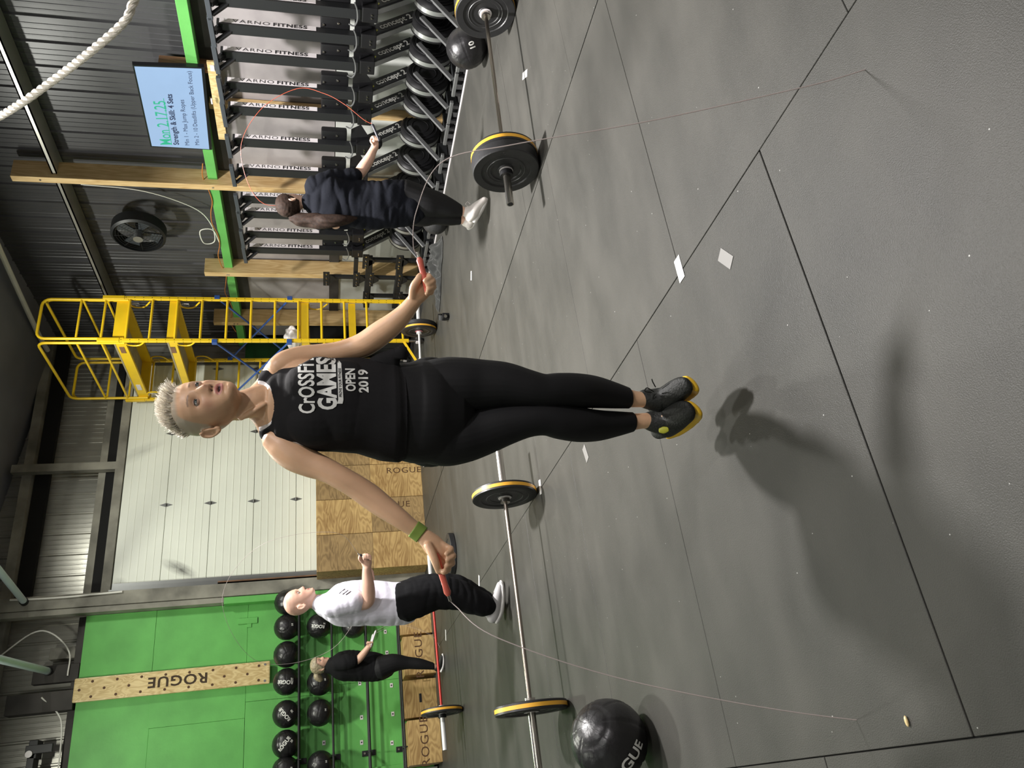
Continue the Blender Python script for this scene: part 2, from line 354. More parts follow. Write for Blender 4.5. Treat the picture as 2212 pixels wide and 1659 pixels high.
# right wall: green girt, upper girt, grey lining sheets, white sheets below, studs
MB().box(7.03, 7.19, -3.9, 11.58, 2.655, 2.765, bev=.004).build('girt', 'green_paint', wr)
MB().box(7.19, 7.29, -3.9, 11.58, 2.50, 2.70).build('ledger', 'dark_lumber', wr)
mb = MB(); mb.box(7.00, 7.02, -3.9, 11.6, 4.42, 4.475); mb.box(7.0, 7.28, -3.9, 11.6, 4.46, 4.475); mb.box(7.0, 7.28, -3.9, 11.6, 4.42, 4.43)
mb.build('girt', 'grey_sheet', wr)
ys = [-1.0, .83, 2.66, 4.2, 5.4, 6.6, 7.75, 8.9, 9.55, 10.8, 11.55]
for i, (a, b) in enumerate(zip(ys, ys[1:])):
    o = MB().box(7.21+.006*(i % 2), 7.25, a+.003, b-.003, 1.26, 2.56, bev=.002).build('lining_panel', 'grey_lining', wr)
    o = MB().box(7.195+.006*(i % 2), 7.25, a+.004, b-.004, .02, 1.25, bev=.002).build('lower_panel', 'white_wall', wr)
MB().box(7.17, 7.21, 8.3, 11.5, 1.18, 1.32, bev=.003).build('batten', 'dark_lumber', wr)
def stud(y, z0, z1, m='pine', x=6.94, wy=.09):
    o = MB().box(x, 7.19, y-wy/2, y+wy/2, z0, z1, bev=.003).build('stud', m, wr)
    for z in (z1-.3, 2.71):
        if z0 < z < z1: MB().cyl((x-.004, y, z), (x+.01, y, z), .012, seg=8).build('bolt', 'chrome', o)
    return o
stud(7.72, .02, 4.9); stud(6.57, .02, 2.62, wy=.08, x=7.08); stud(9.5, .02, 3.03); stud(10.78, .02, 3.06); stud(4.2, .02, 2.6, x=7.08)
pp = catmull([(6.9, 8.3, 5.36), (6.9, 9.0, 5.42), (6.9, 10.95, 5.55), (6.9, 11.5, 5.56)], 4)
tag(MB().path([tuple(p) for p in pp], .035, 10).build('conduit_pipe', 'white_cable'), 'long light grey conduit pipe under the eave above the scaffold', 'pipe')
# back wall timber and door
MB().box(-6, 7.25, 11.72, 11.90, 5.56, 5.69, bev=.004).build('timber_beam', 'grey_lumber', wb)
MB().box(3.1, 7.25, 11.74, 11.90, 4.58, 4.68, bev=.004).build('timber_beam', 'grey_lumber', wb)
MB().box(3.1, 7.25, 11.75, 11.93, 4.40, 4.60).build('header_and_shade_strip', 'header_shade_black', wb)
MB().box(3.1, 7.25, 11.84, 11.93, 5.36, 5.55).build('header_and_shade_strip', 'header_shade_black', wb)  # black strip standing in for the shadow below the upper beam
MB().box(3.1, 6.85, 11.58, 11.72, 4.30, 4.42, bev=.004).build('door_trim', 'grey_lumber', wb)
MB().box(4.92, 5.04, 11.60, 11.72, 4.42, 5.80, bev=.004).build('stud', 'grey_lumber', wb)
MB().box(2.88, 3.06, 11.42, 11.72, 0, 6.1, bev=.004).build('post', 'grey_lumber', wb)
MB().box(2.80, 2.875, 11.44, 11.6, 2.80, 6.05, bev=.003).build('post', 'grey_lumber', wb)
MB().box(2.78, 2.872, 11.44, 11.585, 0, 2.80, bev=.003).build('post', 'green_paint', wb)
MB().box(3.06, 3.12, 11.50, 11.60, 0, 2.9).build('door_trim', 'brown_board', wb)
MB().box(2.3, 2.45, 11.78, 11.9, 4.57, 5.0, bev=.003).build('block', 'grey_lumber', wb)
MB().box(1.98, 2.2, 11.64, 11.75, 4.58, 5.12, bev=.003).build('block', 'dark_lumber', wb)
MB().box(1.62, 1.86, 11.55, 11.75, 4.58, 5.35, bev=.003).build('block', 'dark_lumber', wb)
MB().box(-6, 2.8, 11.66, 11.75, 4.56, 4.66, bev=.003).build('timber_beam', 'dark_lumber', wb)
# green plywood panels
def gp(x0, x1, z0, z1, y=11.6): return MB().box(x0+.0015, x1-.0015, y, y+.02, z0+.0015, z1-.0015, bev=.0015).build('plywood_panel', 'green_paint', wb)
gp(1.72, 2.80, 3.68, 4.56); gp(.5, 1.72, 3.66, 4.56, 11.606); gp(1.3, 2.80, 2.49, 3.68, 11.603); gp(-.3, 1.3, 2.49, 3.66, 11.598)
gp(1.5, 2.80, 1.27, 2.49); gp(.45, 1.5, 1.27, 2.49, 11.604); gp(1.6, 2.80, .05, 1.27, 11.602); gp(.52, 1.6, .05, 1.27)
for k in range(4): gp(-.72-1.22*k, .5-1.22*k, 3.66, 4.56)
for k in range(4): gp(-1.52-1.22*k, -.3-1.22*k, 2.49, 3.66)
MB().box(.44, .52, 11.56, 11.60, .05, 1.27, bev=.003).build('edge_strip', 'green_paint', wb)
MB().box(-6, .44, 11.62, 11.66, .0, 1.27).build('white_panel', 'white_wall', wb)
MB().box(-6, .5, 11.60, 11.66, 1.27, 1.40, bev=.003).build('sill_board', 'plywood_old', wb)
MB().box(-6, .45, 11.62, 11.66, 1.41, 2.49, bev=.003).build('plywood_panel', 'green_paint', wb)
mb = MB(); mb.box(2.52, 2.60, 11.585, 11.60, 2.36, 2.62, bev=.002); mb.box(2.47, 2.52, 11.59, 11.6, 2.44, 2.5)
mb.build('hinge_patch', 'green_paint', wb)
for (x, z) in ((2.25, .61), (1.96, .60), (1.59, .99), (1.52, .56), (1.15, .98), (1.15, .56), (.89, 1.48), (.84, .99), (.79, .59)):
    o = MB().box(x-.028, x+.028, 11.594, 11.5965, z-.02, z+.02).build('number_label', 'label_white', wb)
    MB().box(x-.009, x+.009, 11.592, 11.594, z-.009, z+.009).build('digit', 'ink', o)
# garage door
door = tag(thing('door_1', 'white sectional overhead garage door', 'door', (4.9, YW, 0)), kind='structure'); del door['category']
for i in range(7):
    z0, z1 = .02+.61*i, .02+.61*(i+1); mb = MB(); mb.box(3.12, 6.75, YW, YW+.045, z0+.003, z1-.003, bev=.003)
    for j in range(1, 6): mb.box(3.2, 6.7, YW-.0035, YW+.001, z0+.1*j, z0+.1*j+.012)
    mb.build('door_section', 'white_door', door)
MB().box(3.115, 3.20, YW-.03, YW, 0, 4.28).build('end_stile', 'grey_tube', door); MB().box(6.67, 6.75, YW-.03, YW, 0, 4.28).build('end_stile', 'grey_tube', door)
mb = MB(); mb.box(3.07, 3.10, YW-.10, YW-.02, 0, 4.3); mb.build('track', 'grey_tube', door)
for xx in (3.17, 4.32, 5.47, 6.6):
    for i in range(1, 7):
        z = .02+.61*i; mb = MB(); mb.poly([(xx-.03, YW-.006, z), (xx, YW-.006, z+.09), (xx+.03, YW-.006, z), (xx, YW-.006, z-.09)], (0, .004, 0))
        mb.cyl((xx-.02, YW-.016, z), (xx+.02, YW-.016, z), .011, seg=8); mb.build('hinge', 'grey_tube', door)
# ================================================================ TV on its board
A = pl(435, 148, 0, 6.98); B_ = pl(452, 322, 0, 6.98); C_ = pl(328, 315, 0, 6.88); D_ = pl(290, 143, 0, 6.88)
A, B_, C_, D_ = [Vector(v) for v in (A, B_, C_, D_)]           # lower near, lower far, upper far, upper near
tv = thing('television', 'flat television on the right wall showing a bluish workout text screen', 'television', tuple(B_))
ux = (A-B_).normalized(); uy = ((C_-B_)+(D_-A)).normalized(); uy = (uy-ux*uy.dot(ux)).normalized(); un = ux.cross(uy)
if un.x > 0: un = -un
e = .015; q = [B_-ux*e-uy*.03, A+ux*e-uy*.03, D_+ux*e+uy*e, C_-ux*e+uy*e]
MB().poly([p+un*.0 for p in q], -un*.05).build('casing', 'tv_black', tv)
MB().poly([p+un*.003 for p in (B_, A, D_, C_)]).build('screen_face', 'screen', tv)
W_ = (A-B_).length; H_ = (C_-B_).length
def tvt(s, u, v, size, m, bold=0., sx=1.):
    return lettering('lettering', s, B_+ux*(W_*u)+uy*(H_*v)+un*.006, ux, uy, size, m, tv, bold=bold, sx=sx, align='LEFT')
tvt('Mon 2.17.25', .07, .735, .17, 'screen_green', .001, .75)
MB().poly([B_+ux*W_*a+uy*H_*b+un*.006 for a, b in ((.07, .645), (.66, .665), (.66, .675), (.07, .655))]).build('underline', 'screen_green', tv)
tvt('Strength & Skill: 4 Sets', .07, .565, .080, 'screen_ink', .002)
tvt('Min 1 - Max Jump Ropes', .06, .375, .067, 'screen_ink')
tvt('Min 2 - 10 Deadlifts (Upper Back Focus)', .06, .20, .064, 'screen_ink')
MB().box(6.93, 6.945, 6.33, 6.40, 2.555, 2.57).build('badge', 'label_white', tv)
b = thing('mounting_board', 'plywood board under the television', 'board', (7.02, 6.5, 2.5))
MB().box(6.99, 7.02, 5.90, 6.97, 2.47, 2.56, bev=.002).build('rail', 'plywood_light', b)
MB().box(7.02, 7.19, 6.03, 6.07, 2.49, 3.05, bev=.002).build('upright_board', 'brown_board', b)
MB().box(6.975, 6.99, 5.93, 6.0, 2.49, 2.53).build('junction_box', 'label_white', b)
# loose cables along the girt
pts = catmull([(7.02, 7.4+.22*i, 2.79+.03*math.sin(i*1.7)) for i in range(18)], 4)
tag(MB().path([tuple(p) for p in pts], .006, 6).build('extension_cord', 'orange_cable'), 'thin orange cord sagging along the green beam', 'cord')
pts = catmull([(7.24, 8.1, 4.3), (7.22, 8.15, 3.6), (7.2, 8.4, 3.05), (7.15, 8.65, 2.86), (7.1, 8.95, 2.84), (7.08, 8.98, 2.98), (7.1, 8.75, 3.0), (7.1, 8.72, 2.84), (7.08, 8.95, 2.78)], 6)
tag(MB().path([tuple(p) for p in pts], .007, 6).build('loose_cable', 'white_cable'), 'white cable hanging beside the wall fan and coiling on the green beam', 'cable')
# wall fan
fan = thing('wall_fan', 'dark round fan high on the black wall', 'fan', (6.95, 8.72, 3.74))
mb = MB(); mb.lathe([(.30, .0), (.33, -.02), (.33, -.16), (.30, -.18), (.30, -.16), (.31, -.02)], (7.12, 8.72, 3.74), (1, 0, .0), 40); mb.build('shroud', 'black_metal', fan, smooth=True)
mb = MB()
for k in range(9): mb.path([(6.95+.01, 8.72+.034*(k+1)*math.cos(a), 3.74+.034*(k+1)*math.sin(a)) for a in np.linspace(0, 2*PI, 36, endpoint=False)], .0022, 4, cyclic=True)
for k in range(8): mb.cyl((6.96, 8.72, 3.74), (6.96, 8.72+.32*math.cos(k*PI/4), 3.74+.32*math.sin(k*PI/4)), .003, seg=5)
mb.build('guard', 'black_metal', fan)
for k in range(4):
    a = k*PI/2+.4; MB().poly([(7.02, 8.72+r*math.cos(a+t), 3.74+r*math.sin(a+t)) for r, t in ((.05, -.3), (.28, -.25), (.29, .45), (.06, .5))], (.02, 0, 0)).build('blade', 'slate_metal', fan)
mb = MB(); mb.cyl((6.90, 8.72, 3.74), (7.02, 8.72, 3.74), .06, seg=16); mb.build('hub', 'grey_tube', fan)
MB().box(7.02, 7.28, 8.66, 8.78, 3.70, 3.78).build('bracket', 'black_metal', fan)
# ================================================================ rowing machines stored upright
row0 = None
def build_rower():
    t = thing('rowing_machine', '', 'rowing machine')
    # local: x to the wall, y along the wall, z up ; origin under the rail
    MB().box(-.035, .045, -.033, .075, .98, 2.36, bev=.004).build('rail', 'black_metal', t)
    o = MB().box(-.012, .044, -.036, -.0335, 1.46, 2.335).build('name_label', 'label_white', t)
    zz = Vector((0, 0, -1)); xd = Vector((1, 0, 0))
    lettering('lettering', 'VARNO', (.016, -.0375, 2.05), zz, xd, .062, 'ink', o, bold=-.0004, sx=1.45, space=1.15)
    lettering('lettering', 'FITNESS', (.016, -.0375, 1.70), zz, xd, .062, 'ink', o, bold=.0018, sx=1.35, space=1.08)
    mb = MB()
    P = [(2.295, .0), (2.24, .0), (2.24, .034), (2.257, .04), (2.295, .04)]
    for (a, b_), (c, d) in zip(P, P[1:]+P[:1]): mb.bar((b_, -.0378, a), (d, -.0378, c), .0022, .0012, up=(0, 1, 0))
    mb.bar((.010, -.0378, 2.285), (.03, -.0378, 2.25), .006, .0012, up=(0, 1, 0)); mb.build('emblem', 'ink_grey', o)
    MB().bar((-.12, -.17, 2.40), (-.12, .15, 2.39), .05, .045, bev=.004).build('rear_foot', 'slate_metal', t)
    mb = MB(); mb.bar((-.02, .05, 2.24), (-.12, .10, 2.37), .035, .035); mb.bar((-.02, .02, 2.34), (-.12, .0, 2.38), .04, .05); mb.build('rear_leg', 'black_metal', t)
    MB().cyl((-.04, .06, 2.315), (-.034, .06, 2.315), .008, seg=8).build('bolt', 'chrome', t)
    MB().box(.05, .13, -.15, .13, 1.14, 1.42, bev=.022).build('seat', 'black_plastic', t, smooth=True)
    for (x, y, z) in ((.05, -.06, 1.39), (.05, -.09, 1.25)): MB().lathe([(0, 0), (.012, 0), (.014, .008), (0, .012)], (x, y, z), (-1, 0, 0), 10).build('roller', 'chrome', t)
    MB().path([tuple(p) for p in catmull([(-.06, .11, 1.16), (-.07, .12, 1.11), (-.06, .06, 1.08), (-.06, -.04, 1.085), (-.06, -.12, 1.11)], 4)], .008, 6).build('handle', 'grey_tube', t)
    for s in (-1, 1):
        y0 = .02+s*.07; mb = MB(); mb.poly([(.02, y0-.05, 1.10), (.16, y0-.05, 1.09), (.24, y0-.05, .98), (.06, y0-.05, .90)], (0, .10, 0)); mb.build('footrest', 'black_plastic', t)
    MB().box(-.05, .08, -.07, .09, .89, 1.04, bev=.01).build('rail_clamp', 'black_plastic', t)
    for y in (.0, .035): MB().cyl((-.06, y, .95), (-.048, y, .95), .008, seg=8).build('bolt', 'chrome', t)
    p, q = Vector((.03, .0, .975)), Vector((.37, .0, .47)); d = (q-p).normalized(); n = Vector((-1, 0, 0)); n = (n-d*n.dot(d)).normalized()
    fr = MB().bar(p, q, .085, .13, up=n, bev=.006).build('main_frame', 'black_metal', t)
    MB().bar(p+n*.069, q+n*.069, .055, .008, up=n).build('frame_strip', 'silver_band', fr)
    c = p.lerp(q, .56)
    lettering('lettering', 'concept 2', c+Vector((0, -.0455, 0)), d, -n, .096, 'ink_grey', fr, bold=.0025, sx=1.02)
    lettering('lettering', 'C', p.lerp(q, .10)+Vector((0, -.0455, 0)), d, -n, .11, 'ink_yellow', fr, bold=.003, sx=1.2)
    mb = MB(); c = (.30, 0, .30)
    mb.lathe([(0, -.07), (.13, -.075), (.18, -.07), (.215, -.055), (.235, -.03), (.235, -.012), (.23, -.012), (.23, .035), (.235, .035), (.235, .055), (.20, .07), (0, .07)], c, (0, 1, 0), 36); fw = mb.build('flywheel_housing', 'black_plastic', t, smooth=True)
    MB().lathe([(.2315, -.012), (.2335, -.012), (.2335, .035), (.2315, .035)], c, (0, 1, 0), 36).build('perforated_band', 'silver_band', fw, smooth=True)
    mb = MB()
    for r in (.09, .15, .19): mb.lathe([(r, -.076), (r+.006, -.081), (r+.012, -.076)], c, (0, 1, 0), 32)
    mb.build('rings', 'black_plastic', fw, smooth=True)
    MB().bar((.26, -.095, .44), (-.20, -.06, .12), .026, .05, bev=.003).build('front_leg', 'grey_tube', t)
    MB().bar((-.20, -.15, .085), (-.20, .14, .085), .04, .035, bev=.003).build('front_foot', 'grey_tube', t)
    for y in (-.10, .10): MB().box(-.23, -.17, y-.02, y+.02, .0, .066, bev=.004).build('foot_pad', 'black_rubber', t)
    MB().box(-.16, .10, -.03, .03, .0, .10, bev=.004).build('base_bracket', 'black_metal', t)
    return t
RY = [4.57, 4.88, 5.17, 5.48, 5.85, 6.16, 6.61, 7.06, 7.53, 7.80, 8.18, 8.50]
RL = ['cut off by the frame edge', 'first whole one at the near end', 'third from the near end', 'fourth, below the near television edge',
      'fifth, below the television centre', 'sixth, by the short pine stud', 'seventh, below the far television edge', 'eighth, beside the tall pine stud',
      'behind the face of the ponytailed woman', 'behind the hair of the ponytailed woman', 'second from the scaffold end', 'last one, nearest the scaffold']
for i, y in enumerate(RY):
    t = build_rower() if i == 0 else copy_tree(rw0)
    if i == 0: rw0 = t
    t.location = (6.65, y, 0); t['label'] = 'black upright rowing machine, '+RL[i]; t['group'] = 'rowing machines stored upright along the right wall'
tag(MB().box(6.37, 6.40, 3.2, 8.7, 0, .010).build('white_edge_strip', 'label_white'), 'thin white strip on the floor under the upright rowing machines', 'strip')
# ================================================================ black storage rack beyond the rowers
rk = thing('storage_rack', 'black bolted steel rack between the rowing machines and the scaffold', 'rack', (6.9, 9.6, 0))
def rkP(x, y, X=6.88): return Vector(pl(x, y, 0, X))
for (x0, y0, x1, y1, w_) in ((768, 556, 768, 617, .06), (793, 556, 796, 660, .09), (858, 556, 860, 662, .09)):
    a, b = rkP(x0, y0), rkP(x1, y1); a.z = b.z = (a.z+b.z)/2; MB().bar(a, b, w_, w_, bev=.006).build('crossbeam', 'black_metal', rk)
for (yy, xs) in ((597, (705, 770, 800, 862)), (638, (790, 862)), (560, (790, 862))):
    b0 = rkP(xs[0], yy); b1 = rkP(870, yy); b1.z = .02; b1.y = b0.y
    MB().bar(b0, b1, .05, .05, bev=.004).build('upright', 'black_metal', rk)
    for x in xs:
        c = rkP(x, yy); c.y = b0.y; o = MB().box(6.83, 6.845, c.y-.16, c.y+.16, c.z-.045, c.z+.045, bev=.004).build('gusset_plate', 'black_metal', rk)
        mb = MB(); mb.poly([(6.835, c.y-.10, c.z-.045), (6.835, c.y+.10, c.z-.045), (6.835, c.y+.03, c.z-.12), (6.835, c.y-.03, c.z-.12)], (.01, 0, 0)); mb.build('gusset', 'black_metal', rk)
        for dy in (-.12, -.02, .07, .13): MB().cyl((6.822, c.y+dy, c.z), (6.832, c.y+dy, c.z), .012, seg=8).build('bolt', 'chrome', rk)
MB().box(6.75, 7.1, 9.0, 10.4, .0, .03).build('base_plate', 'black_metal', rk)
# ================================================================ yellow rolling scaffold
sc = thing('scaffold_tower', 'tall yellow scaffold tower with blue braces in the corner', 'scaffold', (6.25, 10.5, 0))
X0, X1, Y0, Y1 = 5.92, 6.60, 9.62, 11.32
PZ = dict(a=(X0, Y0), b=(X1, Y0), c=(X0, Y1), d=(X1, Y1))
for k, (x, y) in PZ.items():
    o = MB().box(x-.022, x+.022, y-.022, y+.022, .22, 4.30, bev=.003).build('post', 'yellow_paint', sc)
    mb = MB()
    for z in np.arange(.4, 4.2, .11): mb.cyl((x-.0235, y, z), (x-.02, y, z), .006, seg=6)
    for z in np.arange(.4, 4.2, .11): mb.cyl((x, y-.0235, z), (x, y-.02, z), .006, seg=6)
    mb.build('pin_holes', 'ink', o); 
    MB().box(x-.027, x+.027, y-.027, y+.027, 4.05, 4.32, bev=.003).build('post_sleeve', 'yellow_paint', sc)
    MB().cyl((x, y, .10), (x, y, .24), .018, seg=10).build('caster_stem', 'chrome', sc)
    MB().cyl((x-.02, y, .065), (x+.02, y, .065), .064, seg=20).build('caster_wheel', 'black_rubber', sc)
    MB().box(x-.035, x+.035, y-.03, y+.03, .06, .12, bev=.008).build('caster_fork', 'label_white', sc)
def ladder(y, zs):
    for z in zs: MB().cyl((X0, y, z), (X1, y, z), .017, seg=10).build('rung', 'yellow_paint', sc)
ladder(Y0, [.30, .80, 1.12, 1.44, 1.76, 2.08, 2.40, 2.72, 3.05, 3.37, 3.69, 3.98]); ladder(Y1, [.30, .80, 1.12, 1.44, 1.76, 2.08, 2.40, 2.72, 3.05, 3.37, 3.69, 3.98])
def platform(z, h=.14):
    p = [MB().box(X0+.02, X1-.02, Y0+.05, Y1-.05, z+h-.02, z+h).build('deck', 'deck_ply', sc)]
    for x in (X0+.045, X1-.045): MB().box(x-.022, x+.022, Y0+.03, Y1-.03, z, z+h, bev=.004).build('side_rail', 'yellow_paint', sc)
    for y in (Y0+.05, Y1-.05): MB().box(X0+.02, X1-.02, y-.025, y+.025, z, z+h, bev=.004).build('end_rail', 'yellow_paint', sc)
    for k, yy in enumerate((Y0+.28, Y1-.35)):
        o = MB().box(X0+.018, X0+.0225, yy-.08, yy+.08, z+.04, z+.10).build('sticker', ('brown_board', 'label_white')[k], sc)
    for (x, s) in ((X0, 1), (X1, -1)):
        for (y, t) in ((Y0, 1), (Y1, -1)):
            pts = catmull([(x+s*.03, y+t*.03, z), (x+s*.03, y+t*.16, z-.02), (x+s*.03, y+t*.17, z-.16), (x+s*.03, y+t*.03, z-.27)], 4)
            MB().path([tuple(p) for p in pts], .011, 8).build('platform_bracket', 'yellow_paint', sc)
            MB().path([(x+s*.05, y+t*.05, z-.03), (x+s*.05, y+t*.05, z-.12), (x+s*.05, y+t*.10, z-.12), (x+s*.05, y+t*.10, z-.03)], .005, 6, cyclic=True).build('latch', 'chrome', sc)
platform(4.0, .15); platform(3.36, .12); platform(1.62, .12); MB().box(X0+.02, X1-.02, Y0+.03, Y0+.08, .96, 1.06, bev=.004).build('end_rail', 'yellow_paint', sc)
def guard(xa, ya, xb, yb, zt=5.05, zb=4.0):
    a, b = Vector((xa, ya, 0)), Vector((xb, yb, 0)); d = (b-a).normalized(); L = (b-a).length; r = .10
    pts = [a+Vector((0, 0, zb))]+[a+d*(r-r*math.cos(t))+Vector((0, 0, zt-r+r*math.sin(t))) for t in np.linspace(0, PI/2, 5)]+[b-d*(r-r*math.cos(t))+Vector((0, 0, zt-r+r*math.sin(t))) for t in np.linspace(PI/2, 0, 5)]+[b+Vector((0, 0, zb))]
    o = MB().path(pts, .019, 10).build('guard_frame', 'yellow_paint', sc, smooth=True)
    for z in (4.58, 4.28): MB().cyl(a+Vector((0, 0, z)), b+Vector((0, 0, z)), .016, seg=8).build('guard_bar', 'yellow_paint', sc)
guard(X0+.03, Y0, X1-.03, Y0); guard(X0+.03, Y1, X1-.03, Y1); guard(X0, Y0+.06, X0, Y1-.06); guard(X1, Y0+.06, X1, Y1-.06)
for x in (X0-.02, X1+.02):
    for (za, zb) in ((2.86, 1.88), (1.88, 2.86)):
        o = MB().cyl((x, Y0, za), (x, Y1, zb), .014, seg=8).build('cross_brace', 'blue_paint', sc)
    for y in (Y0, Y1):
        for z in (2.86, 1.88): MB().box(x-.03, x+.03, y-.032, y+.032, z-.035, z+.035, bev=.004).build('brace_clamp', 'blue_paint', sc)
    MB().cyl((x-.002, Y0+.35, 2.66), (x+.002, Y0+.35, 2.66), .012, seg=6)
for y in (Y0, Y1): MB().bar((X0, y, .30), (X0-.28, y+.1, .12), .03, .03).build('outrigger', 'yellow_paint', sc); MB().box(X0-.34, X0-.26, y+.06, y+.13, .0, .1, bev=.01).build('outrigger_foot', 'label_white', sc)
sb = thing('supply_bag', 'white crumpled cloth bundle on the lower scaffold platform', 'cloth', (6.2, 10.0, 1.74))
bm = bmesh.new(); bmesh.ops.create_icosphere(bm, subdivisions=4, radius=.14)
for v in bm.verts: v.co = Vector((v.co.x*.8, v.co.y*1.6, max(-.10, v.co.z*.8)))*(1+.35*noise.noise(v.co*14))+Vector((6.2, 10.0, 1.85))
me = bpy.data.meshes.new('cloth'); bm.to_mesh(me); bm.free(); link('cloth', me, 'label_white', sb, smooth=True)
MB().box(6.78, 7.18, 11.56, 11.6, 1.95, 2.66, bev=.003).build('green_panel', 'cabinet_green', wb)
cab = thing('storage_cabinet', 'black cabinet in the room corner behind the scaffold', 'cabinet', (6.97, 11.3, 0))
MB().box(6.80, 7.12, 11.05, 11.5, .03, 1.85, bev=.01).build('body', 'black_metal', cab); MB().box(6.785, 6.8, 11.06, 11.27, .06, 1.82, bev=.005).build('door', 'black_metal', cab); MB().box(6.785, 6.8, 11.28, 11.49, .06, 1.82, bev=.005).build('door', 'black_metal', cab)
for y in (11.25, 11.30): MB().cyl((6.775, y, .9), (6.775, y, 1.05), .008, seg=8).build('handle', 'chrome', cab)
# ================================================================ barbells
def plate(mb_parent, c, ax, R=.225, t=.07, band='yellow_band', side=1, hub='label_white', bandpos=0.):
    o = MB(); h = t/2
    o.lathe([(.026, -h*.7), (.05, -h*.8), (.055, -h*.6), (.10, -h*.6), (.105, -h*.75), (.165, -h*.75), (.17, -h*.95), (R-.006, -h), (R, -h*.85), (R, h*.85), (R-.006, h), (.17, h*.95), (.165, h*.75), (.105, h*.75), (.10, h*.6), (.055, h*.6), (.05, h*.8), (.026, h*.7), (.026, -h*.7)], c, ax, 48)
    p = o.build('plate', 'black_rubber', mb_parent, smooth=True)
    if band: MB().lathe([(R-.004, -h*.42+bandpos), (R+.0016, -h*.42+bandpos), (R+.0016, h*.42+bandpos), (R-.004, h*.42+bandpos)], c, ax, 48).build('colour_band', band, p, smooth=True)
    if hub: MB().lathe([(.026, -h*.72), (.045, -h*.72), (.047, -h*.9), (.026, -h*.9), (.026, -h*.72)], c, ax, 24).build('hub_ring', hub, p, smooth=True); MB().lathe([(.026, h*.72), (.045, h*.72), (.047, h*.9), (.026, h*.9), (.026, h*.72)], c, ax, 24).build('hub_ring', hub, p, smooth=True)
    mb = MB(); axv = Vector(ax).normalized()
    for sg in (-1, 1): mb.lathe([(.125, sg*h*.74), (.128, sg*h*.86), (.131, sg*h*.74)], c, ax, 40)
    mb.build('ridge', 'ridge_grey', p, smooth=True)
    return p
def barbell(label, p, q, shaft_m, sleeve_m='chrome', plates=((1, .07, 'yellow_band'),), hub='label_white', collar=(0, 1), z=.225, Rp=.225, far_plates=None):
    """p, q: inner faces of the plates on the ground plan"""
    p, q = Vector((*p, z)), Vector((*q, z)); d = (q-p).normalized()
    t = thing('barbell', label, 'barbell', (p.x, p.y, 0)); t['group'] = 'loaded barbells on the mats'
    MB().cyl(p, q, .0142, seg=16).build('shaft', shaft_m, t, smooth=True)
    for s, (c, dd) in enumerate(((p, -d), (q, d))):
        MB().cyl(c-dd*.03, c, .034, seg=20).build('inner_collar', sleeve_m, t, smooth=True)
        sl = MB(); sl.cyl(c, c+dd*.415, .025, seg=24); so = sl.build('sleeve', sleeve_m, t, smooth=True)
        MB().cyl(c+dd*.410, c+dd*.4165, .019, seg=16).build('end_cap', 'ink', so)
        off = 0.
        for (k, th, band) in ((plates if s == 0 or far_plates is None else far_plates)):
            plate(t, c+dd*(off+th/2), d, R=Rp, t=th, band=band, hub=hub); off += th
        if s in collar:
            mb = MB(); mb.lathe([(.026, 0), (.045, 0), (.045, .035), (.026, .035), (.026, 0)], c+dd*(off+.003), dd, 20); mb.box(c.x-.02, c.x+.02, c.y-.012, c.y+.012, c.z+.04, c.z+.041)
            mb.build('clamp_collar', 'black_plastic', t, smooth=True)
    return t
barbell('steel barbell behind the jumping woman, with yellow-banded plates', (.47, 5.02), (1.80, 5.01), 'steel_bar', collar=(), plates=((1, .055, 'yellow_band'),))
barbell('steel barbell in front of the rowing machines, double plates at its near end', (3.83, 3.80), (5.14, 3.70), 'steel_bar', plates=((1, .06, 'yellow_band'), (1, .09, None)), collar=(0,), Rp=.226)
barbell('red-shafted barbell near the medicine ball racks', (.90, 9.09), (2.21, 9.14), 'red_bar', sleeve_m='white_bar', collar=(0,), plates=((1, .055, 'yellow_band'),))
barbell('white-shafted barbell by the scaffold foot', (5.36, 8.49), (4.06, 8.80), 'white_bar', sleeve_m='white_bar', hub='pink_ring', collar=(), plates=((1, .05, 'yellow_band'), (1, .05, None)))
pf = thing('bumper_plate', 'black plate lying flat beyond the raised hand', 'weight plate', (2.50, 8.72, 0))
plate(pf, (2.50, 8.72, .034), (0, 0, 1), R=.235, t=.06, band=None, hub='silver_band')
cl = thing('barbell_clamp', 'small black clamp collar lying on the floor by the scaffold', 'clamp', (4.99, 7.58, 0))
mb = MB(); mb.lathe([(.028, -.03), (.06, -.03), (.062, .03), (.028, .03), (.028, -.03)], (4.99, 7.58, .062), (.7, -.7, 0), 20); mb.box(4.93, 5.0, 7.5, 7.56, .0, .08, bev=.01); mb.build('ring', 'black_plastic', cl)
MB().cyl((4.96, 7.50, .05), (4.93, 7.47, .05), .018, seg=10).build('lever', 'chrome', cl)
# ================================================================ medicine balls
def ballmesh(r, seams=True):
    bm = bmesh.new(); bmesh.ops.create_uvsphere(bm, u_segments=96, v_segments=64, radius=r)
    for v in bm.verts:
        n = v.co.normalized(); k = 0
        if seams:
            for ax in (Vector((1, 0, 0)), Vector((0, 1, 0)), Vector((0, 0, 1))):
                dd = abs(n.dot(ax)-.0)
            a = math.atan2(n.y, n.x); la = abs(((a*8/(2*PI)) % 1)-.5)*2
            s1 = (1-la)*.4; k += math.exp(-(s1/.028)**2)*.022*(1-abs(n.z)**6)
            k += math.exp(-((abs(n.z)-.86)/.03)**2)*.018
            k += .009*math.exp(-(s1/.09)**2)*math.sin(n.z*55+2*math.sin(a*3))*(1-abs(n.z))
            k += .011*noise.noise(n*5)+.004*noise.noise(n*15)
        v.co = n*r*(1-k)
    me = bpy.data.meshes.new('cover'); bm.to_mesh(me); bm.free(); me.polygons.foreach_set('use_smooth', [True]*len(me.polygons)); return me
ball_me = {}
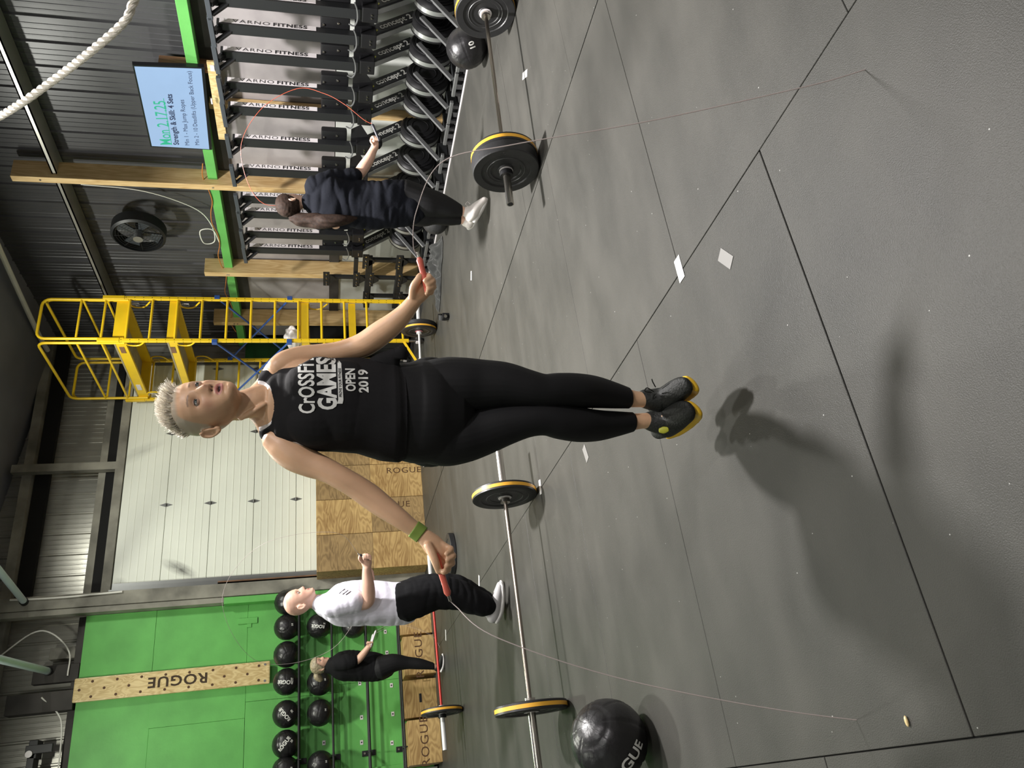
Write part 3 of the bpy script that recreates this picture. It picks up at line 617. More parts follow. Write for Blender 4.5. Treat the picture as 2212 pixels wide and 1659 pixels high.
def med_ball(label, c, r, m='leather', text=None, num=None, group=None, rot=0., tdir=None, tsz=.075, taxis=None):
    key = (round(r, 3), m)
    t = thing('medicine_ball', label, 'medicine ball', tuple(c), group=group)
    if key not in ball_me: ball_me[key] = ballmesh(r); ball_me[key].materials.append(MATS[m])
    o = bpy.data.objects.new('cover', ball_me[key]); COL.objects.link(o); o.parent = t; o.rotation_euler = (rot*.7+.5, rot*.4, rot)
    c = Vector(c); vd = (Vector(CAM)-c).normalized() if tdir is None else Vector(tdir).normalized()
    def wrap(s, size, ang, du, dv, bold, mm):
        me = text_mesh(s, size, bold=bold, sub=.02); U = Vector((0, 0, 1)).cross(vd).normalized(); V = vd.cross(U)
        ca, sa = math.cos(ang), math.sin(ang)
        for v in me.vertices:
            x, y = v.co.x*ca-v.co.y*sa+du, v.co.x*sa+v.co.y*ca+dv
            dirv = (vd*r+U*x+V*y).normalized(); v.co = dirv*(r*1.010+.0006)
        o = link('lettering', me, mm, t, world=False)
    if text: wrap(text, tsz, taxis or 0, *(-.0, .02), .002, 'white_print')
    if num: wrap(num, tsz*.6, (taxis or 0), .03, -.08, .002, 'white_print')
    return t
med_ball('large shiny black leather ball in the left foreground beside the barbell', (.16, 3.78, .178), .178, text='ROGUE', tsz=.082, rot=.4, tdir=(-.66, -.72, -.20), taxis=-.8)
med_ball('black leather ball marked 10 leaning by the rowing machines', (5.80, 4.52, .178), .178, text='10', tsz=.07, rot=1.2, tdir=(-.70, -.72, -.22), taxis=.45)
t = bpy.context.scene.objects[-1]
med_ball('small matte black slam ball behind the ponytailed woman', (5.93, 7.0, .15), .15, m='leather_matte')
R1 = [(.60, 'leftmost on the top rack, half out of frame'), (.91, 'second from the left on the top rack'), (1.27, 'third from the left on the top rack, with slanting white lettering'), (1.67, 'on the top rack below the climbing board, centre'), (2.02, 'top rack, plain, left of the bald man'), (2.38, 'top rack, just left of the bald man'), (2.72, 'top rack, behind the head of the bald man')]
for i, (x, l) in enumerate(R1):
    med_ball('black medicine ball '+l, (x, 11.36, 1.955), .172, m='leather', text='ROGUE' if i in (1, 2, 3) else None, num={1: '20', 2: '20', 3: '12', 5: '10', 0: '8'}.get(i), rot=i*1.3, tsz=.07, taxis=[0, -.7, .7, 1.45, 0, 0, 0][i], group='medicine balls on the top rack')
for i, (x, l) in enumerate([(.62, 'leftmost on the second rack'), (1.24, 'second rack, left of the small woman'), (1.62, 'second rack, behind the head of the small woman'), (2.36, 'second rack, left of the white shirt')]):
    med_ball('black medicine ball '+l, (x, 11.36, 1.525), .168, m='leather', text='ROGUE' if i == 3 else None, num={0: '16', 1: '14', 2: '18', 3: '14'}[i], rot=i*1.7+.3, tsz=.06, taxis=1.4 if i == 3 else 0, group='medicine balls on the second rack')
med_ball('black medicine ball alone on the third rack, left of the white shirt', (2.32, 11.36, 1.06), .165, rot=2.2)
rack = thing('ball_rack', 'black tube racks for medicine balls on the green wall', 'rack', (1.0, 11.4, 0))
for z in (1.79, 1.36, .90, .45):
    for y in (11.21, 11.47): MB().cyl((-3.5, y, z-.0), (2.78, y, z), .0145, seg=10).build('rail', 'black_metal', rack)
    for x in (-1.9, -.4, .70, 2.70):
        MB().box(x-.035, x+.035, 11.585, 11.597, z-.09, z+.09, bev=.004).build('bracket', 'black_metal', rack)
        MB().box(x-.006, x+.006, 11.18, 11.59, z-.03, z+.01).build('arm', 'black_metal', rack)
        MB().cyl((x, 11.575, z+.055), (x, 11.587, z+.055), .014, seg=8).build('bolt', 'chrome', rack)
# ================================================================ plyometric boxes
def crate(label, x0, x1, y0, y1, z0, z1, face='front', text=None, m='plywood', vertical=True, tpos=(0, 0), slot=None, group=None, tsz=.13):
    t = thing('plyo_box', label, 'box', ((x0+x1)/2, (y0+y1)/2, z0), group=group); e = .018
    MB().box(x0, x1, y0, y0+e, z0, z1, bev=.002).build('front_panel', m, t); MB().box(x0, x1, y1-e, y1, z0, z1, bev=.002).build('back_panel', m, t)
    MB().box(x0+.0005, x0+e, y0+e, y1-e, z0, z1, bev=.002).build('side_panel', m, t); MB().box(x1-e, x1-.0005, y0+e, y1-e, z0, z1, bev=.002).build('side_panel', m, t)
    MB().box(x0+e, x1-e, y0+e, y1-e, z1-e-.001, z1-.001).build('top_panel', m, t); MB().box(x0+e, x1-e, y0+e, y1-e, z0+.001, z0+e).build('bottom_panel', m, t)
    cx, cz = (x0+x1)/2+tpos[0], (z0+z1)/2+tpos[1]
    if text:
        xd, yd = ((0, 0, -1), (1, 0, 0)) if vertical == 1 else (((1, 0, 0), (0, 0, 1)))
        lettering('lettering', text, (cx, y0-.0015, cz), xd, yd, tsz, 'burnt_ink', t, sx=1.12, space=1.12)
    if slot:
        o = MB().box(cx+slot[0]-.055, cx+slot[0]+.055, y0-.001, y0+.004, z0+slot[1]-.017, z0+slot[1]+.017).build('hand_slot', 'ink', t)
    return t
BX = [3.02, 3.545, 4.07, 4.60, 5.13, 5.66]
names = ['first', 'second', 'third', 'fourth', 'fifth']
for lv, (z0, z1) in enumerate(((.0, .762), (.764, 1.55))):
    for i in range(5):
        crate('plywood jump box by the garage door, %s from the left in the %s row' % (names[i], 'upper' if lv else 'lower'),
              BX[i]+.003, BX[i+1]-.003, 11.02, 11.54, z0, z1, text='ROGUE' if (lv == 0 and i in (1, 2, 3)) else None, vertical=1, m=['plywood', 'plywood_old'][(i*2+lv+(i == 1)) % 2], tpos=(.15, -.12) if i == 2 else (.14, .08),
              slot=(.0, .70) if (lv and i in (2,)) else None, group='plywood jump boxes by the garage door')
LB = [(.46, .99, 'ROGUE', None, 'leftmost, with burnt lettering'), (1.03, 1.50, None, (0, .22), 'with a black hand slot'), (1.55, 2.05, 'ROGUE', None, 'behind the feet of the small woman'), (2.10, 2.62, None, None, 'behind the legs of the man')]
for (a, b, tx, sl, l) in LB:
    t = crate('low plywood jump box under the ball racks, '+l, a, b, 11.02+(.12 if tx is None else 0), 11.55, .0, .42 if tx else .44, text=tx, vertical=0, slot=sl, tsz=.15, group='plywood jump boxes under the ball racks')
# ================================================================ climbing peg board
pg = thing('climbing_peg_board', 'tall pale plywood climbing board with holes on the green wall', 'peg board', (1.83, 11.55, 2.18))
mb = MB(); mb.box(1.69, 1.985, 11.50, 11.54, 2.175, 4.58, bev=.018); mb.build('board', 'plywood_light', pg)
for x in (1.75, 1.92): MB().box(x-.03, x+.03, 11.54, 11.6, 2.25, 4.5).build('mounting_block', 'plywood_light', pg)
mb = MB(); hz = []
for i in range(16):
    z = 2.32+i*.146
    for x in ((1.745, 1.93) if i % 2 == 0 else (1.837,)):
        if 3.0 < z < 3.72 and x == 1.837: continue
        hz.append((x, z))
for x, z in hz: MB().cyl((x, 11.4975, z), (x, 11.503, z), .017, seg=14).build('peg_hole', 'burnt_ink', pg)
lettering('lettering', 'ROGUE', (1.85, 11.4985, 3.33), (0, 0, 1), (-1, 0, 0), .18, 'stencil_dark', pg, bold=.004, sx=1.15, space=1.1)
for x in (1.73, 1.94): MB().cyl((x, 11.497, 2.24), (x, 11.503, 2.24), .016, seg=10).build('screw', 'grey_tube', pg)
# pull-up pipes, bracket and cable above the green panels
def pipe(label, a, b, r, m='pipe_blue'):
    t = thing('steel_pipe', label, 'pipe', tuple(b)); MB().cyl(a, b, r, seg=18).build('tube', m, t, smooth=True); bb = Vector(b); aa = Vector(a); d = (bb-aa).normalized(); MB().cyl(bb-d*.01, bb+d*.05, r*1.25, seg=16).build('end_fitting', 'black_metal', t); return t
pipe('pale blue-grey pipe ending above the climbing board', dep(-120, 1395, 7.5), (2.12, 11.55, 4.93), .045)
pipe('pale blue-grey pipe bolted at the corner post near the garage door', dep(-120, 1085, 8.0), (3.0, 11.38, 5.28), .042)
pts = catmull([(3.03, 11.40, 5.45), (3.02, 11.40, 5.1), (3.02, 11.40, 4.7), (3.04, 11.40, 4.1)], 4); tag(MB().path([tuple(p) for p in pts], .013, 8).build('conduit_pipe', 'white_cable'), 'thin white conduit running down the corner post', 'pipe')
pts = catmull([(2.2, 11.6, 5.9), (2.3, 11.58, 5.6), (2.62, 11.6, 5.2), (2.6, 11.6, 4.95), (2.35, 11.62, 4.72), (2.05, 11.62, 4.7)], 6); tag(MB().path([tuple(p) for p in pts], .010, 8).build('looped_cable', 'white_cable'), 'white cable looping above the green panels', 'cable')
pts = catmull([(1.80, 11.55, 4.95), (1.60, 11.58, 4.75), (1.40, 11.6, 4.68), (.9, 11.6, 4.66), (.2, 11.6, 4.66)], 5); tag(MB().path([tuple(p) for p in pts], .010, 8).build('wall_cable', 'white_cable'), 'white cable running left along the top of the green panels', 'cable')
br = thing('rig_bracket', 'black steel rig bracket with round disc at upper left', 'bracket', (1.15, 11.6, 4.9))
MB().box(1.09, 1.30, 11.5, 11.72, 4.9, 5.0, bev=.006).build('plate', 'black_metal', br); MB().box(1.14, 1.24, 11.46, 11.5, 4.72, 5.02, bev=.006).build('tongue', 'black_metal', br); MB().box(.7, 1.15, 11.5, 11.7, 4.92, 5.0, bev=.006).build('arm', 'black_metal', br)
MB().cyl((1.14, 11.44, 4.97), (1.14, 11.46, 4.97), .04, seg=20).build('disc', 'label_white', br)
# ================================================================ floor tape, jacket, chips
for i, (x, y, lx, ly, a, l) in enumerate([(1.825, 2.395, .11, .05, 0, 'white tape mark on the mat joint right of the jumping woman'), (4.53, 3.71, .13, .05, .9, 'white tape mark beside the right barbell'), (4.54, 6.15, .09, .04, -.6, 'white tape mark on the floor in front of the rowing machines'),
                                        (1.82, 4.87, .10, .045, -.2, 'white tape mark by the plate of the middle barbell'), (1.83, 7.38, .11, .045, -.5, 'white tape mark beyond the middle barbell by the knee of the man'), (1.81, 9.86, .13, .05, -.4, 'far white tape mark near the plywood boxes')]):
    o = MB().box(-lx/2, lx/2, -ly/2, ly/2, .0014, .0024).build('tape_mark', 'tape'); o.location = (x, y, 0); o.rotation_euler = (0, 0, a); tag(o, l, 'tape', 'white tape marks on the floor')
for (x, y, a, l) in ((1.63, 2.07, .6, 'worn tape patch on the near mat right of the jumping woman'), (1.64, 3.88, .3, 'worn tape patch behind the legs of the jumping woman')):
    o = MB().box(-.05, .05, -.025, .025, .0006, .0014).build('tape_mark', 'tape_worn'); o.location = (x, y, 0); o.rotation_euler = (0, 0, a); tag(o, l, 'tape')
p = pl(1958, 1558, 2, .004); o = MB().ball(tuple(p), .011, 1.3, .5, .4, 8, 6).build('wood_chip', 'plywood_light'); tag(o, 'small pale chip of debris on the mat at lower left', 'debris')
jk = thing('jacket', 'dark grey jacket crumpled on the floor by the slam ball', 'jacket', (5.85, 7.75, 0))
def cloth(c, sx, sy, h, m, parent, rz, seed):
    bm = bmesh.new(); N = 44
    g = [[None]*N for _ in range(N)]; ca, sa = math.cos(rz), math.sin(rz)
    for i in range(N):
        for j in range(N):
            u, v = i/(N-1)*2-1, j/(N-1)*2-1; rr = min(1, (u*u+v*v)**.5); k = 1/max(1e-6, max(abs(u), abs(v)))*((u*u+v*v)**.5) if (u or v) else 1
            uu, vv = u/max(k, 1), v/max(k, 1); n1 = noise.noise(Vector((uu*2.2+seed, vv*2.2, seed))); n2 = noise.noise(Vector((uu*5+seed, vv*5, 3)))
            z = h*max(0, (1-rr**3))*(.55+.7*n1+.35*n2)+.008
            x, y = sx*uu*(1+.18*n1), sy*vv*(1+.2*n2)
            g[i][j] = bm.verts.new((c[0]+x*ca-y*sa, c[1]+x*sa+y*ca, max(.003, z)))
    for i in range(N-1):
        for j in range(N-1): bm.faces.new((g[i][j], g[i+1][j], g[i+1][j+1], g[i][j+1]))
    me = bpy.data.meshes.new('cloth'); bm.to_mesh(me); bm.free(); return link('cloth', me, m, parent, smooth=True)
cloth((5.92, 7.72, 0), .34, .17, .20, 'grey_jacket', jk, 1.9, 3.1); k = cloth((5.66, 7.92, 0), .30, .11, .11, 'grey_jacket', jk, 2.3, 7.7); k.name = 'sleeve'
# ================================================================ climbing rope (twisted)
def twisted(name, pts, R, m, parent=None, pitch=.13, strands=3, seg=7):
    P = catmull(pts, 24); P = [Vector(p) for p in P]; s = 0; cen = []; up = None
    for i, p in enumerate(P):
        t = (P[min(i+1, len(P)-1)]-P[max(i-1, 0)]).normalized()
        if up is None: up = t.orthogonal().normalized()
        up = (up-t*up.dot(t)).normalized(); sd = t.cross(up)
        if i: s += (P[i]-P[i-1]).length
        cen.append((p, up.copy(), sd.copy(), s))
    mb = MB()
    for k in range(strands):
        mb.path([p+(u*math.cos(2*PI*(s/pitch+k/strands))+v*math.sin(2*PI*(s/pitch+k/strands)))*R*.5 for p, u, v, s in cen], R*.56, seg)
    return mb.build(name, m, parent, smooth=True)
rp = twisted('climbing_rope', [dep(640, -420, 3.6), dep(430, -190, 3.7), dep(300, -15, 3.8), dep(270, 45, 3.85), dep(200, 108, 3.95), dep(120, 170, 4.1), dep(50, 220, 4.2), dep(-20, 262, 4.35), dep(-160, 330, 4.6)], .0205, 'rope_fibre')
tag(rp, 'thick natural climbing rope swagged across the upper right corner', 'rope')
# ================================================================ PEOPLE
def vnorm(v): return v/np.linalg.norm(v)
def limb(bm, pts, n=5, seg=20, K=None, cap=True):
    """pts: (x, y, K, r, q[, rot]) silhouette centre, distance plane, half width in px, depth ratio"""
    Q = catmull([(list(p)+[1.])[:5] for p in pts], n); C = [atk(q[0], q[1], q[2]) for q in Q]; N = len(Q); rings = []; prev = None
    for i in range(N):
        t = vnorm(C[min(i+1, N-1)]-C[max(i-1, 0)]); v = vnorm(CAM-C[i]); a = np.cross(t, v)
        a = vnorm(a) if np.linalg.norm(a) > .15 or prev is None else prev
        if prev is not None and a@prev < 0: a = -a
        prev = a; b = vnorm(np.cross(t, a)); r = Q[i][3]*depth(C[i])/FPX; rings.append((C[i], a*r, b*r*Q[i][4], t))
    if cap:
        c, a, b, t = rings[0]; rr = min(np.linalg.norm(a), np.linalg.norm(b)); rings = [(c-t*rr*.85, a*.05, b*.05, t), (c-t*rr*.7, a*.55, b*.55, t), (c-t*rr*.38, a*.86, b*.86, t)]+rings
        c, a, b, t = rings[-1]; rr = min(np.linalg.norm(a), np.linalg.norm(b)); rings += [(c+t*rr*.38, a*.86, b*.86, t), (c+t*rr*.7, a*.55, b*.55, t), (c+t*rr*.85, a*.05, b*.05, t)]
    V = [[bm.verts.new(c+a*math.cos(2*PI*k/seg)+b*math.sin(2*PI*k/seg)) for k in range(seg)] for c, a, b, t in rings]
    for A, B in zip(V, V[1:]):
        for k in range(seg): bm.faces.new((A[k], A[(k+1) % seg], B[(k+1) % seg], B[k]))
    bm.faces.new(V[0][::-1]); bm.faces.new(V[-1])
def blob(bm, x, y, K, r, sx=1, sy=1, sz=1):
    bmesh.ops.create_uvsphere(bm, u_segments=24, v_segments=16, radius=r, matrix=Matrix.Translation(atk(x, y, K)) @ frame_mat(HR, -HF) @ Matrix.Diagonal((sx, sy, sz, 1)))
def frame_mat(R_, F_, U_=None):
    R_, F_ = Vector(R_).normalized(), Vector(F_).normalized(); U_ = R_.cross(F_) if U_ is None else Vector(U_)
    return Matrix(((R_.x, F_.x, U_.x, 0), (R_.y, F_.y, U_.y, 0), (R_.z, F_.z, U_.z, 0), (0, 0, 0, 1)))
HT = [(-.118, .012, .064, -.02), (-.112, .026, .076, .0), (-.10, .041, .083, -.025), (-.08, .053, .0845, -.05), (-.06, .061, .085, -.068), (-.04, .067, .086, -.082), (-.02, .071, .088, -.092), (0, .074, .088, -.098), (.02, .076, .091, -.10), (.045, .0755, .089, -.098), (.07, .070, .080, -.088), (.09, .059, .064, -.072), (.105, .042, .043, -.05), (.114, .022, .02, -.026), (.118, .003, .0, -.004)]
def head_geo(bm, Mt, s=1., mouth=.3, jaw=1.):
    """head in local metres: x right of the person, y to the face, z up; origin mid-height"""
    T = np.array(HT); NZ, NA = 88, 96; zs = np.linspace(-.118, .118, NZ); rows = []
    for z in zs:
        w_, f_, b_ = [np.interp(z, T[:, 0], T[:, i]) for i in (1, 2, 3)]
        if z < -.05: w_ *= 1-(1-jaw)*min(1, (-.05-z)/.05)
        row = []
        for k in range(NA):
            a = 2*PI*k/NA; cx, cy = math.sin(a), math.cos(a); n_ = 2.25
            den = (abs(cx)**n_+abs(cy)**n_)**(1/n_); cx /= den; cy /= den
            mid = (f_+b_)/2+.012; x = w_*cx; y = mid+(f_-mid)*cy if cy > 0 else mid+(mid-b_)*cy
            if y > .02:                                       # the face
                g = lambda x0, z0, sx_, sz_: math.exp(-((x-x0)/sx_)**2-((z-z0)/sz_)**2)
                nz = np.interp(z, [-.052, -.045, -.034, .0, .022], [0, .016, .0255, .006, 0]); nw = np.interp(z, [-.05, -.034, .0, .02], [.015, .0125, .0075, .006])
                y += nz*math.exp(-(x/nw)**2)
                for sg in (-1, 1):
                    y -= .0125*g(sg*.033, -.002, .015, .0105); y += .0035*g(sg*.03, .019, .018, .006); y += .004*g(sg*.046, -.03, .014, .014)
                    y += .006*g(sg*.013, -.043, .0065, .006); y -= .004*g(sg*.0065, -.0505, .003, .003)
                    y -= .002*g(sg*.028, -.055, .006, .018)
                y += .0045*g(0, -.0625, .018, .0035); y += .0055*g(0, -.0785, .016, .0045); y -= (.002+.03*mouth)*g(0, -.070, .011, .0022+.008*mouth)
                y -= .0035*g(0, -.088, .02, .004); y += .007*g(0, -.104, .018, .010)
            row.append(bm.verts.new(Mt @ (Vector((x, y, z))*s)))
        rows.append(row)
    for A, B in zip(rows, rows[1:]):
        for k in range(NA): bm.faces.new((A[k], A[(k+1) % NA], B[(k+1) % NA], B[k]))
    bm.faces.new(rows[0][::-1]); bm.faces.new(rows[-1])
    for sg in (-1, 1):                                       # ears
        c = Vector((sg*.077, -.012, -.015)); pr = []
        for (u, v_, r) in ((0, .028, .0065), (-.012, .024, .006), (-.019, .008, .0055), (-.016, -.010, .005), (-.006, -.026, .0055), (.002, -.032, .006)): pr.append((c+Vector((sg*(.010-u*.35), u, v_)), r))
        P = catmull([tuple(p)+(r,) for p, r in pr], 4); mb = MB(); mb.bm.free(); mb.bm = bm; mb.path([Mt @ (Vector(p[:3])*s) for p in P], [p[3]*s for p in P], 8)
        bmesh.ops.create_uvsphere(bm, u_segments=16, v_segments=10, radius=.5*s, matrix=Mt @ Matrix.Translation((c+Vector((sg*.003, -.005, 0)))*s) @ Matrix.Rotation(sg*-.35, 4, 'Z') @ Matrix.Diagonal((.012, .034, .055, 1)))
        bmesh.ops.create_uvsphere(bm, u_segments=12, v_segments=8, radius=.5*s, matrix=Mt @ Matrix.Translation((c+Vector((sg*.004, .003, -.024)))*s) @ Matrix.Diagonal((.013, .018, .022, 1)))
def solidify_body(bm, voxel, it=3):
    bmesh.ops.recalc_face_normals(bm, faces=bm.faces); me = bpy.data.meshes.new('tmp'); bm.to_mesh(me); bm.free(); o = bpy.data.objects.new('tmp', me); COL.objects.link(o)
    r = o.modifiers.new('r', 'REMESH'); r.mode = 'VOXEL'; r.voxel_size = voxel; r.use_smooth_shade = True
    s = o.modifiers.new('s', 'SMOOTH'); s.factor = .5; s.iterations = it
    bpy.context.view_layer.update(); res = bpy.data.meshes.new_from_object(o.evaluated_get(bpy.context.evaluated_depsgraph_get())); bpy.data.objects.remove(o); bpy.data.meshes.remove(me)
    res.polygons.foreach_set('use_smooth', [True]*len(res.polygons)); return res
def verts_np(me):
    a = np.empty(len(me.vertices)*3, 'f'); me.vertices.foreach_get('co', a); return a.reshape(-1, 3).astype(float)
def norms_np(me):
    a = np.empty(len(me.vertices)*3, 'f'); me.vertices.foreach_get('normal', a); return a.reshape(-1, 3).astype(float)
def garment(name, body, sdf, m, parent, thick=.006, margin=.014, k=.7, extra=None, smooth=0):
    """offset shell that follows the body and dives under the skin where the signed distance turns negative"""
    co, no = verts_np(body), norms_np(body); d = sdf(co); off = np.clip(d*k, -.006, thick); keep = d > -margin
    if extra is not None: off = off+np.where(d > 0, extra(co), 0)*np.clip(d/.02, 0, 1)
    idx = -np.ones(len(co), int); idx[keep] = np.arange(keep.sum()); pos = (co+no*off[:, None])[keep]
    nl = len(body.loops); lv = np.empty(nl, 'i'); body.loops.foreach_get('vertex_index', lv); lt = np.empty(len(body.polygons), 'i'); body.polygons.foreach_get('loop_total', lt)
    st = np.concatenate(([0], np.cumsum(lt)[:-1])); faces = []
    q = lv[:nl].reshape(-1, 4) if (lt == 4).all() else None
    if q is not None: f = idx[q]; faces = f[(f >= 0).all(axis=1)].tolist()
    else:
        for s0, n_ in zip(st, lt):
            f = idx[lv[s0:s0+n_]]
            if (f >= 0).all(): faces.append(f.tolist())
    me = bpy.data.meshes.new(name); me.from_pydata(pos.tolist(), [], faces); o = link(name, me, m, parent, smooth=True); return o
def colour(me, base, marks):
    co = verts_np(me); c = np.tile(np.array(base, float), (len(co), 1))
    for fn, col in marks:
        w_ = np.clip(fn(co), 0, 1)[:, None]; c = c*(1-w_)+np.array(col)*w_
    at = me.color_attributes.new('col', 'FLOAT_COLOR', 'POINT'); at.data.foreach_set('color', np.concatenate([c, np.ones((len(c), 1))], 1).astype('f').ravel())
def local(co, Mt, s=1.):
    Mi = np.array(Mt.inverted()); return (co@Mi[:3, :3].T+Mi[:3, 3])/s
def head_marks(Mt, s, lips, brow, scalp=None, lipw=.024, mouth=.3, pupil=None):
    def lp(co):
        p = local(co, Mt, s); e = (np.abs(p[:, 0])/lipw)**2+((p[:, 2]+.0705)/(.0125+.006*mouth))**2; return np.where(p[:, 1] > .05, np.clip((1.05-e)*4, 0, 1)*.85, 0)
    def mo(co):
        p = local(co, Mt, s); e = (np.abs(p[:, 0])/.014)**2+((p[:, 2]+.070)/(.0012+.0095*mouth))**2; return np.where(p[:, 1] > .05, np.clip((1.05-e)*4, 0, 1), 0)
    def br(co):
        p = local(co, Mt, s); x = np.abs(p[:, 0]); zc = .0185+.004*np.sin((x-.012)/.036*PI*.6); e = ((p[:, 2]-zc)/.0042)**2+((x-.032)/.019)**4; return np.where(p[:, 1] > .03, np.clip((1.1-e)*1.6, 0, 1)*.75, 0)
    def no(co):
        p = local(co, Mt, s); e = ((np.abs(p[:, 0])-.0068)/.0042)**2+((p[:, 2]+.0505)/.0038)**2; return np.where(p[:, 1] > .08, np.clip((1.1-e)*2, 0, 1)*.9, 0)
    def ck(co):
        p = local(co, Mt, s); return np.where(p[:, 1] > .03, .28*np.exp(-((np.abs(p[:, 0])-.045)/.02)**2-((p[:, 2]+.035)/.022)**2)+.3*np.exp(-(p[:, 0]/.014)**2-((p[:, 2]+.036)/.012)**2), 0)
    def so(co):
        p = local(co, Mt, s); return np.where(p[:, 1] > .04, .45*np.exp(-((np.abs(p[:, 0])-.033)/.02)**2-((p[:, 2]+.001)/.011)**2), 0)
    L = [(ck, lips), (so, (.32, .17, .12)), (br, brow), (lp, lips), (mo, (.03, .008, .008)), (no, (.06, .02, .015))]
    if scalp:
        def sc_(co):
            p = local(co, Mt, s); hl = .055+(-.075)*np.clip((.055-p[:, 1])/.05, 0, 1)-.05*np.clip((.0-p[:, 1])/.05, 0, 1); m_ = (p[:, 2] > -.1) & (np.abs(p[:, 0]) < .12); ear = (np.abs(p[:, 0]) > .0775) & (p[:, 2] < .016) & (p[:, 1] > -.05)
            return np.where(m_ & ~ear, np.clip((p[:, 2]-hl)/.012, 0, 1)*.85, 0)
        L.insert(0, (sc_, scalp))
    return L
def eyes(Mt, s, parent, gaze=(0, 1, 0)):
    g = Vector(gaze).normalized()
    for sg in (-1, 1):
        c = Vector((sg*.0325, .0705, -.002)); mb = MB(); bmesh.ops.create_uvsphere(mb.bm, u_segments=24, v_segments=16, radius=.0118*s, matrix=Mt @ Matrix.Translation(c*s)); e = mb.build('eye', 'eye_white', parent, smooth=True)
        cw = Mt @ (c*s); gw = (Mt.to_3x3() @ g).normalized(); r = .0118*s
        MB().lathe([(0, r*1.015), (.0030*s, r*1.0), (.0068*s, r*.83), (.0070*s, r*.80)], cw, gw, 20).build('iris', 'eye_iris', e, smooth=True)
        MB().lathe([(0, r*1.03), (.0024*s, r*1.01), (.0026*s, r*.98)], cw, gw, 16).build('pupil', 'eye_pupil', e, smooth=True)
        for up in (1, -1):                                  # lids: strips of a slightly larger sphere
            bm = bmesh.new(); rr = .0134*s; U = 18; Vn = 5; G = []
            for i in range(U+1):
                th = -1.25+2.5*i/U; edge = (.40 if up > 0 else .36)*math.cos(th*.95)**.8*(1 if up > 0 else .85); far = 1.15; col = []
                for j in range(Vn+1):
                    el = up*(edge+(far-edge)*j/Vn); col.append(bm.verts.new(Mt @ ((c*s)+Vector((math.sin(th)*math.cos(el), math.cos(th)*math.cos(el), math.sin(el)))*rr)))
                G.append(col)
            for i in range(U):
                for j in range(Vn): bm.faces.new((G[i][j], G[i+1][j], G[i+1][j+1], G[i][j+1]))
            me = bpy.data.meshes.new('eyelid'); bmesh.ops.recalc_face_normals(bm, faces=bm.faces); bm.to_mesh(me); bm.free(); colour(me, (.50, .32, .24), [(lambda co, Mt=Mt, s=s, up=up: np.where(np.abs(local(co, Mt, s)[:, 2]+.002) < (.0072 if up > 0 else .0062), 1, 0) if up > 0 else np.zeros(len(co)), (.10, .06, .05))]); link('eyelid', me, 'skin', parent, smooth=True)
def strands(name, roots, dirs, length, m, parent, r0=.0022, bend=None, seg=4, up=None, tag_stuff=True):
    V, Fc = [], []
    for p, d, L in zip(roots, dirs, length):
        d = vnorm(d); b = bend if bend is not None else np.zeros(3); u = vnorm(np.cross(d, [.3, .5, .8])); v = np.cross(d, u); base = len(V)
        for i in range(seg+1):
            t = i/seg; q = p+d*L*t+b*L*t*t; r = r0*(1-t*.85)
            for a in (0, 2.094, 4.189): V.append(q+(u*math.cos(a)+v*math.sin(a))*r)
        for i in range(seg):
            for k in range(3): a = base+i*3; Fc.append((a+k, a+(k+1) % 3, a+3+(k+1) % 3, a+3+k))
        Fc.append((base+seg*3, base+seg*3+1, base+seg*3+2))
    me = bpy.data.meshes.new(name); me.from_pydata([tuple(x) for x in V], [], Fc); o = link(name, me, m, parent, smooth=True)
    if tag_stuff: o['kind'] = 'stuff'
    return o
def soft(name, bm, voxel, m, parent, it=3): me = solidify_body(bm, voxel, it); return link(name, me, m, parent, smooth=True)
def person(label, x, y): return thing('person', label, 'person', (x, y, 0))
def finger(bm, pts, r, n=4): limb(bm, [(x, y, K, rr, 1.) for (x, y, K), rr in zip(pts, r)], n=n, seg=12)
# ---------------------------------------------------------------- the jumping woman in front
KW = 2.68
WP = person('woman in printed black tank top and leggings, jumping with a red-handled rope in front', *(HF[:2]*KW+HR[:2]*0.0+np.array([0, 0])))
g0 = atk(1500, 870, KW); WP.location = (g0[0], g0[1], 0)
def K(d): return KW+d
bm = bmesh.new()
# torso, neck
limb(bm, [(506, 880, K(.03), 30, 1.05), (530, 873, K(.03), 31, 1.0), (552, 868, K(.03), 34, .95), (572, 868, K(.04), 44, .8), (590, 869, K(.04), 66, .62), (608, 870, K(.04), 88, .52), (635, 872, K(.03), 96, .55), (670, 873, K(.01), 95, .62), (705, 874, K(0), 94, .68), (745, 874, K(.0), 88, .70), (785, 876, K(.0), 85, .72), (825, 882, K(0), 90, .72), (862, 887, K(0), 100, .74), (900, 890, K(.01), 108, .78), (935, 890, K(.01), 107, .80), (962, 890, K(.01), 100, .75)], seg=40)
blob(bm, 690, 832, K(-.03), .078, 1, .8, 1.1); blob(bm, 690, 908, K(-.03), .078, 1, .8, 1.1)
blob(bm, 930, 835, K(.06), .10, 1, .9, 1.1); blob(bm, 930, 945, K(.06), .10, 1, .9, 1.1)
# trapezius
limb(bm, [(545, 872, K(.05), 26, 1), (572, 905, K(.06), 24, 1), (592, 945, K(.05), 26, 1)]); limb(bm, [(545, 868, K(.05), 26, 1), (572, 835, K(.06), 22, 1), (596, 800, K(.06), 24, 1)])
limb(bm, [(520, 903, K(-.0), 6, 1), (548, 888, K(-.022), 6, 1), (572, 873, K(-.018), 5, 1)])
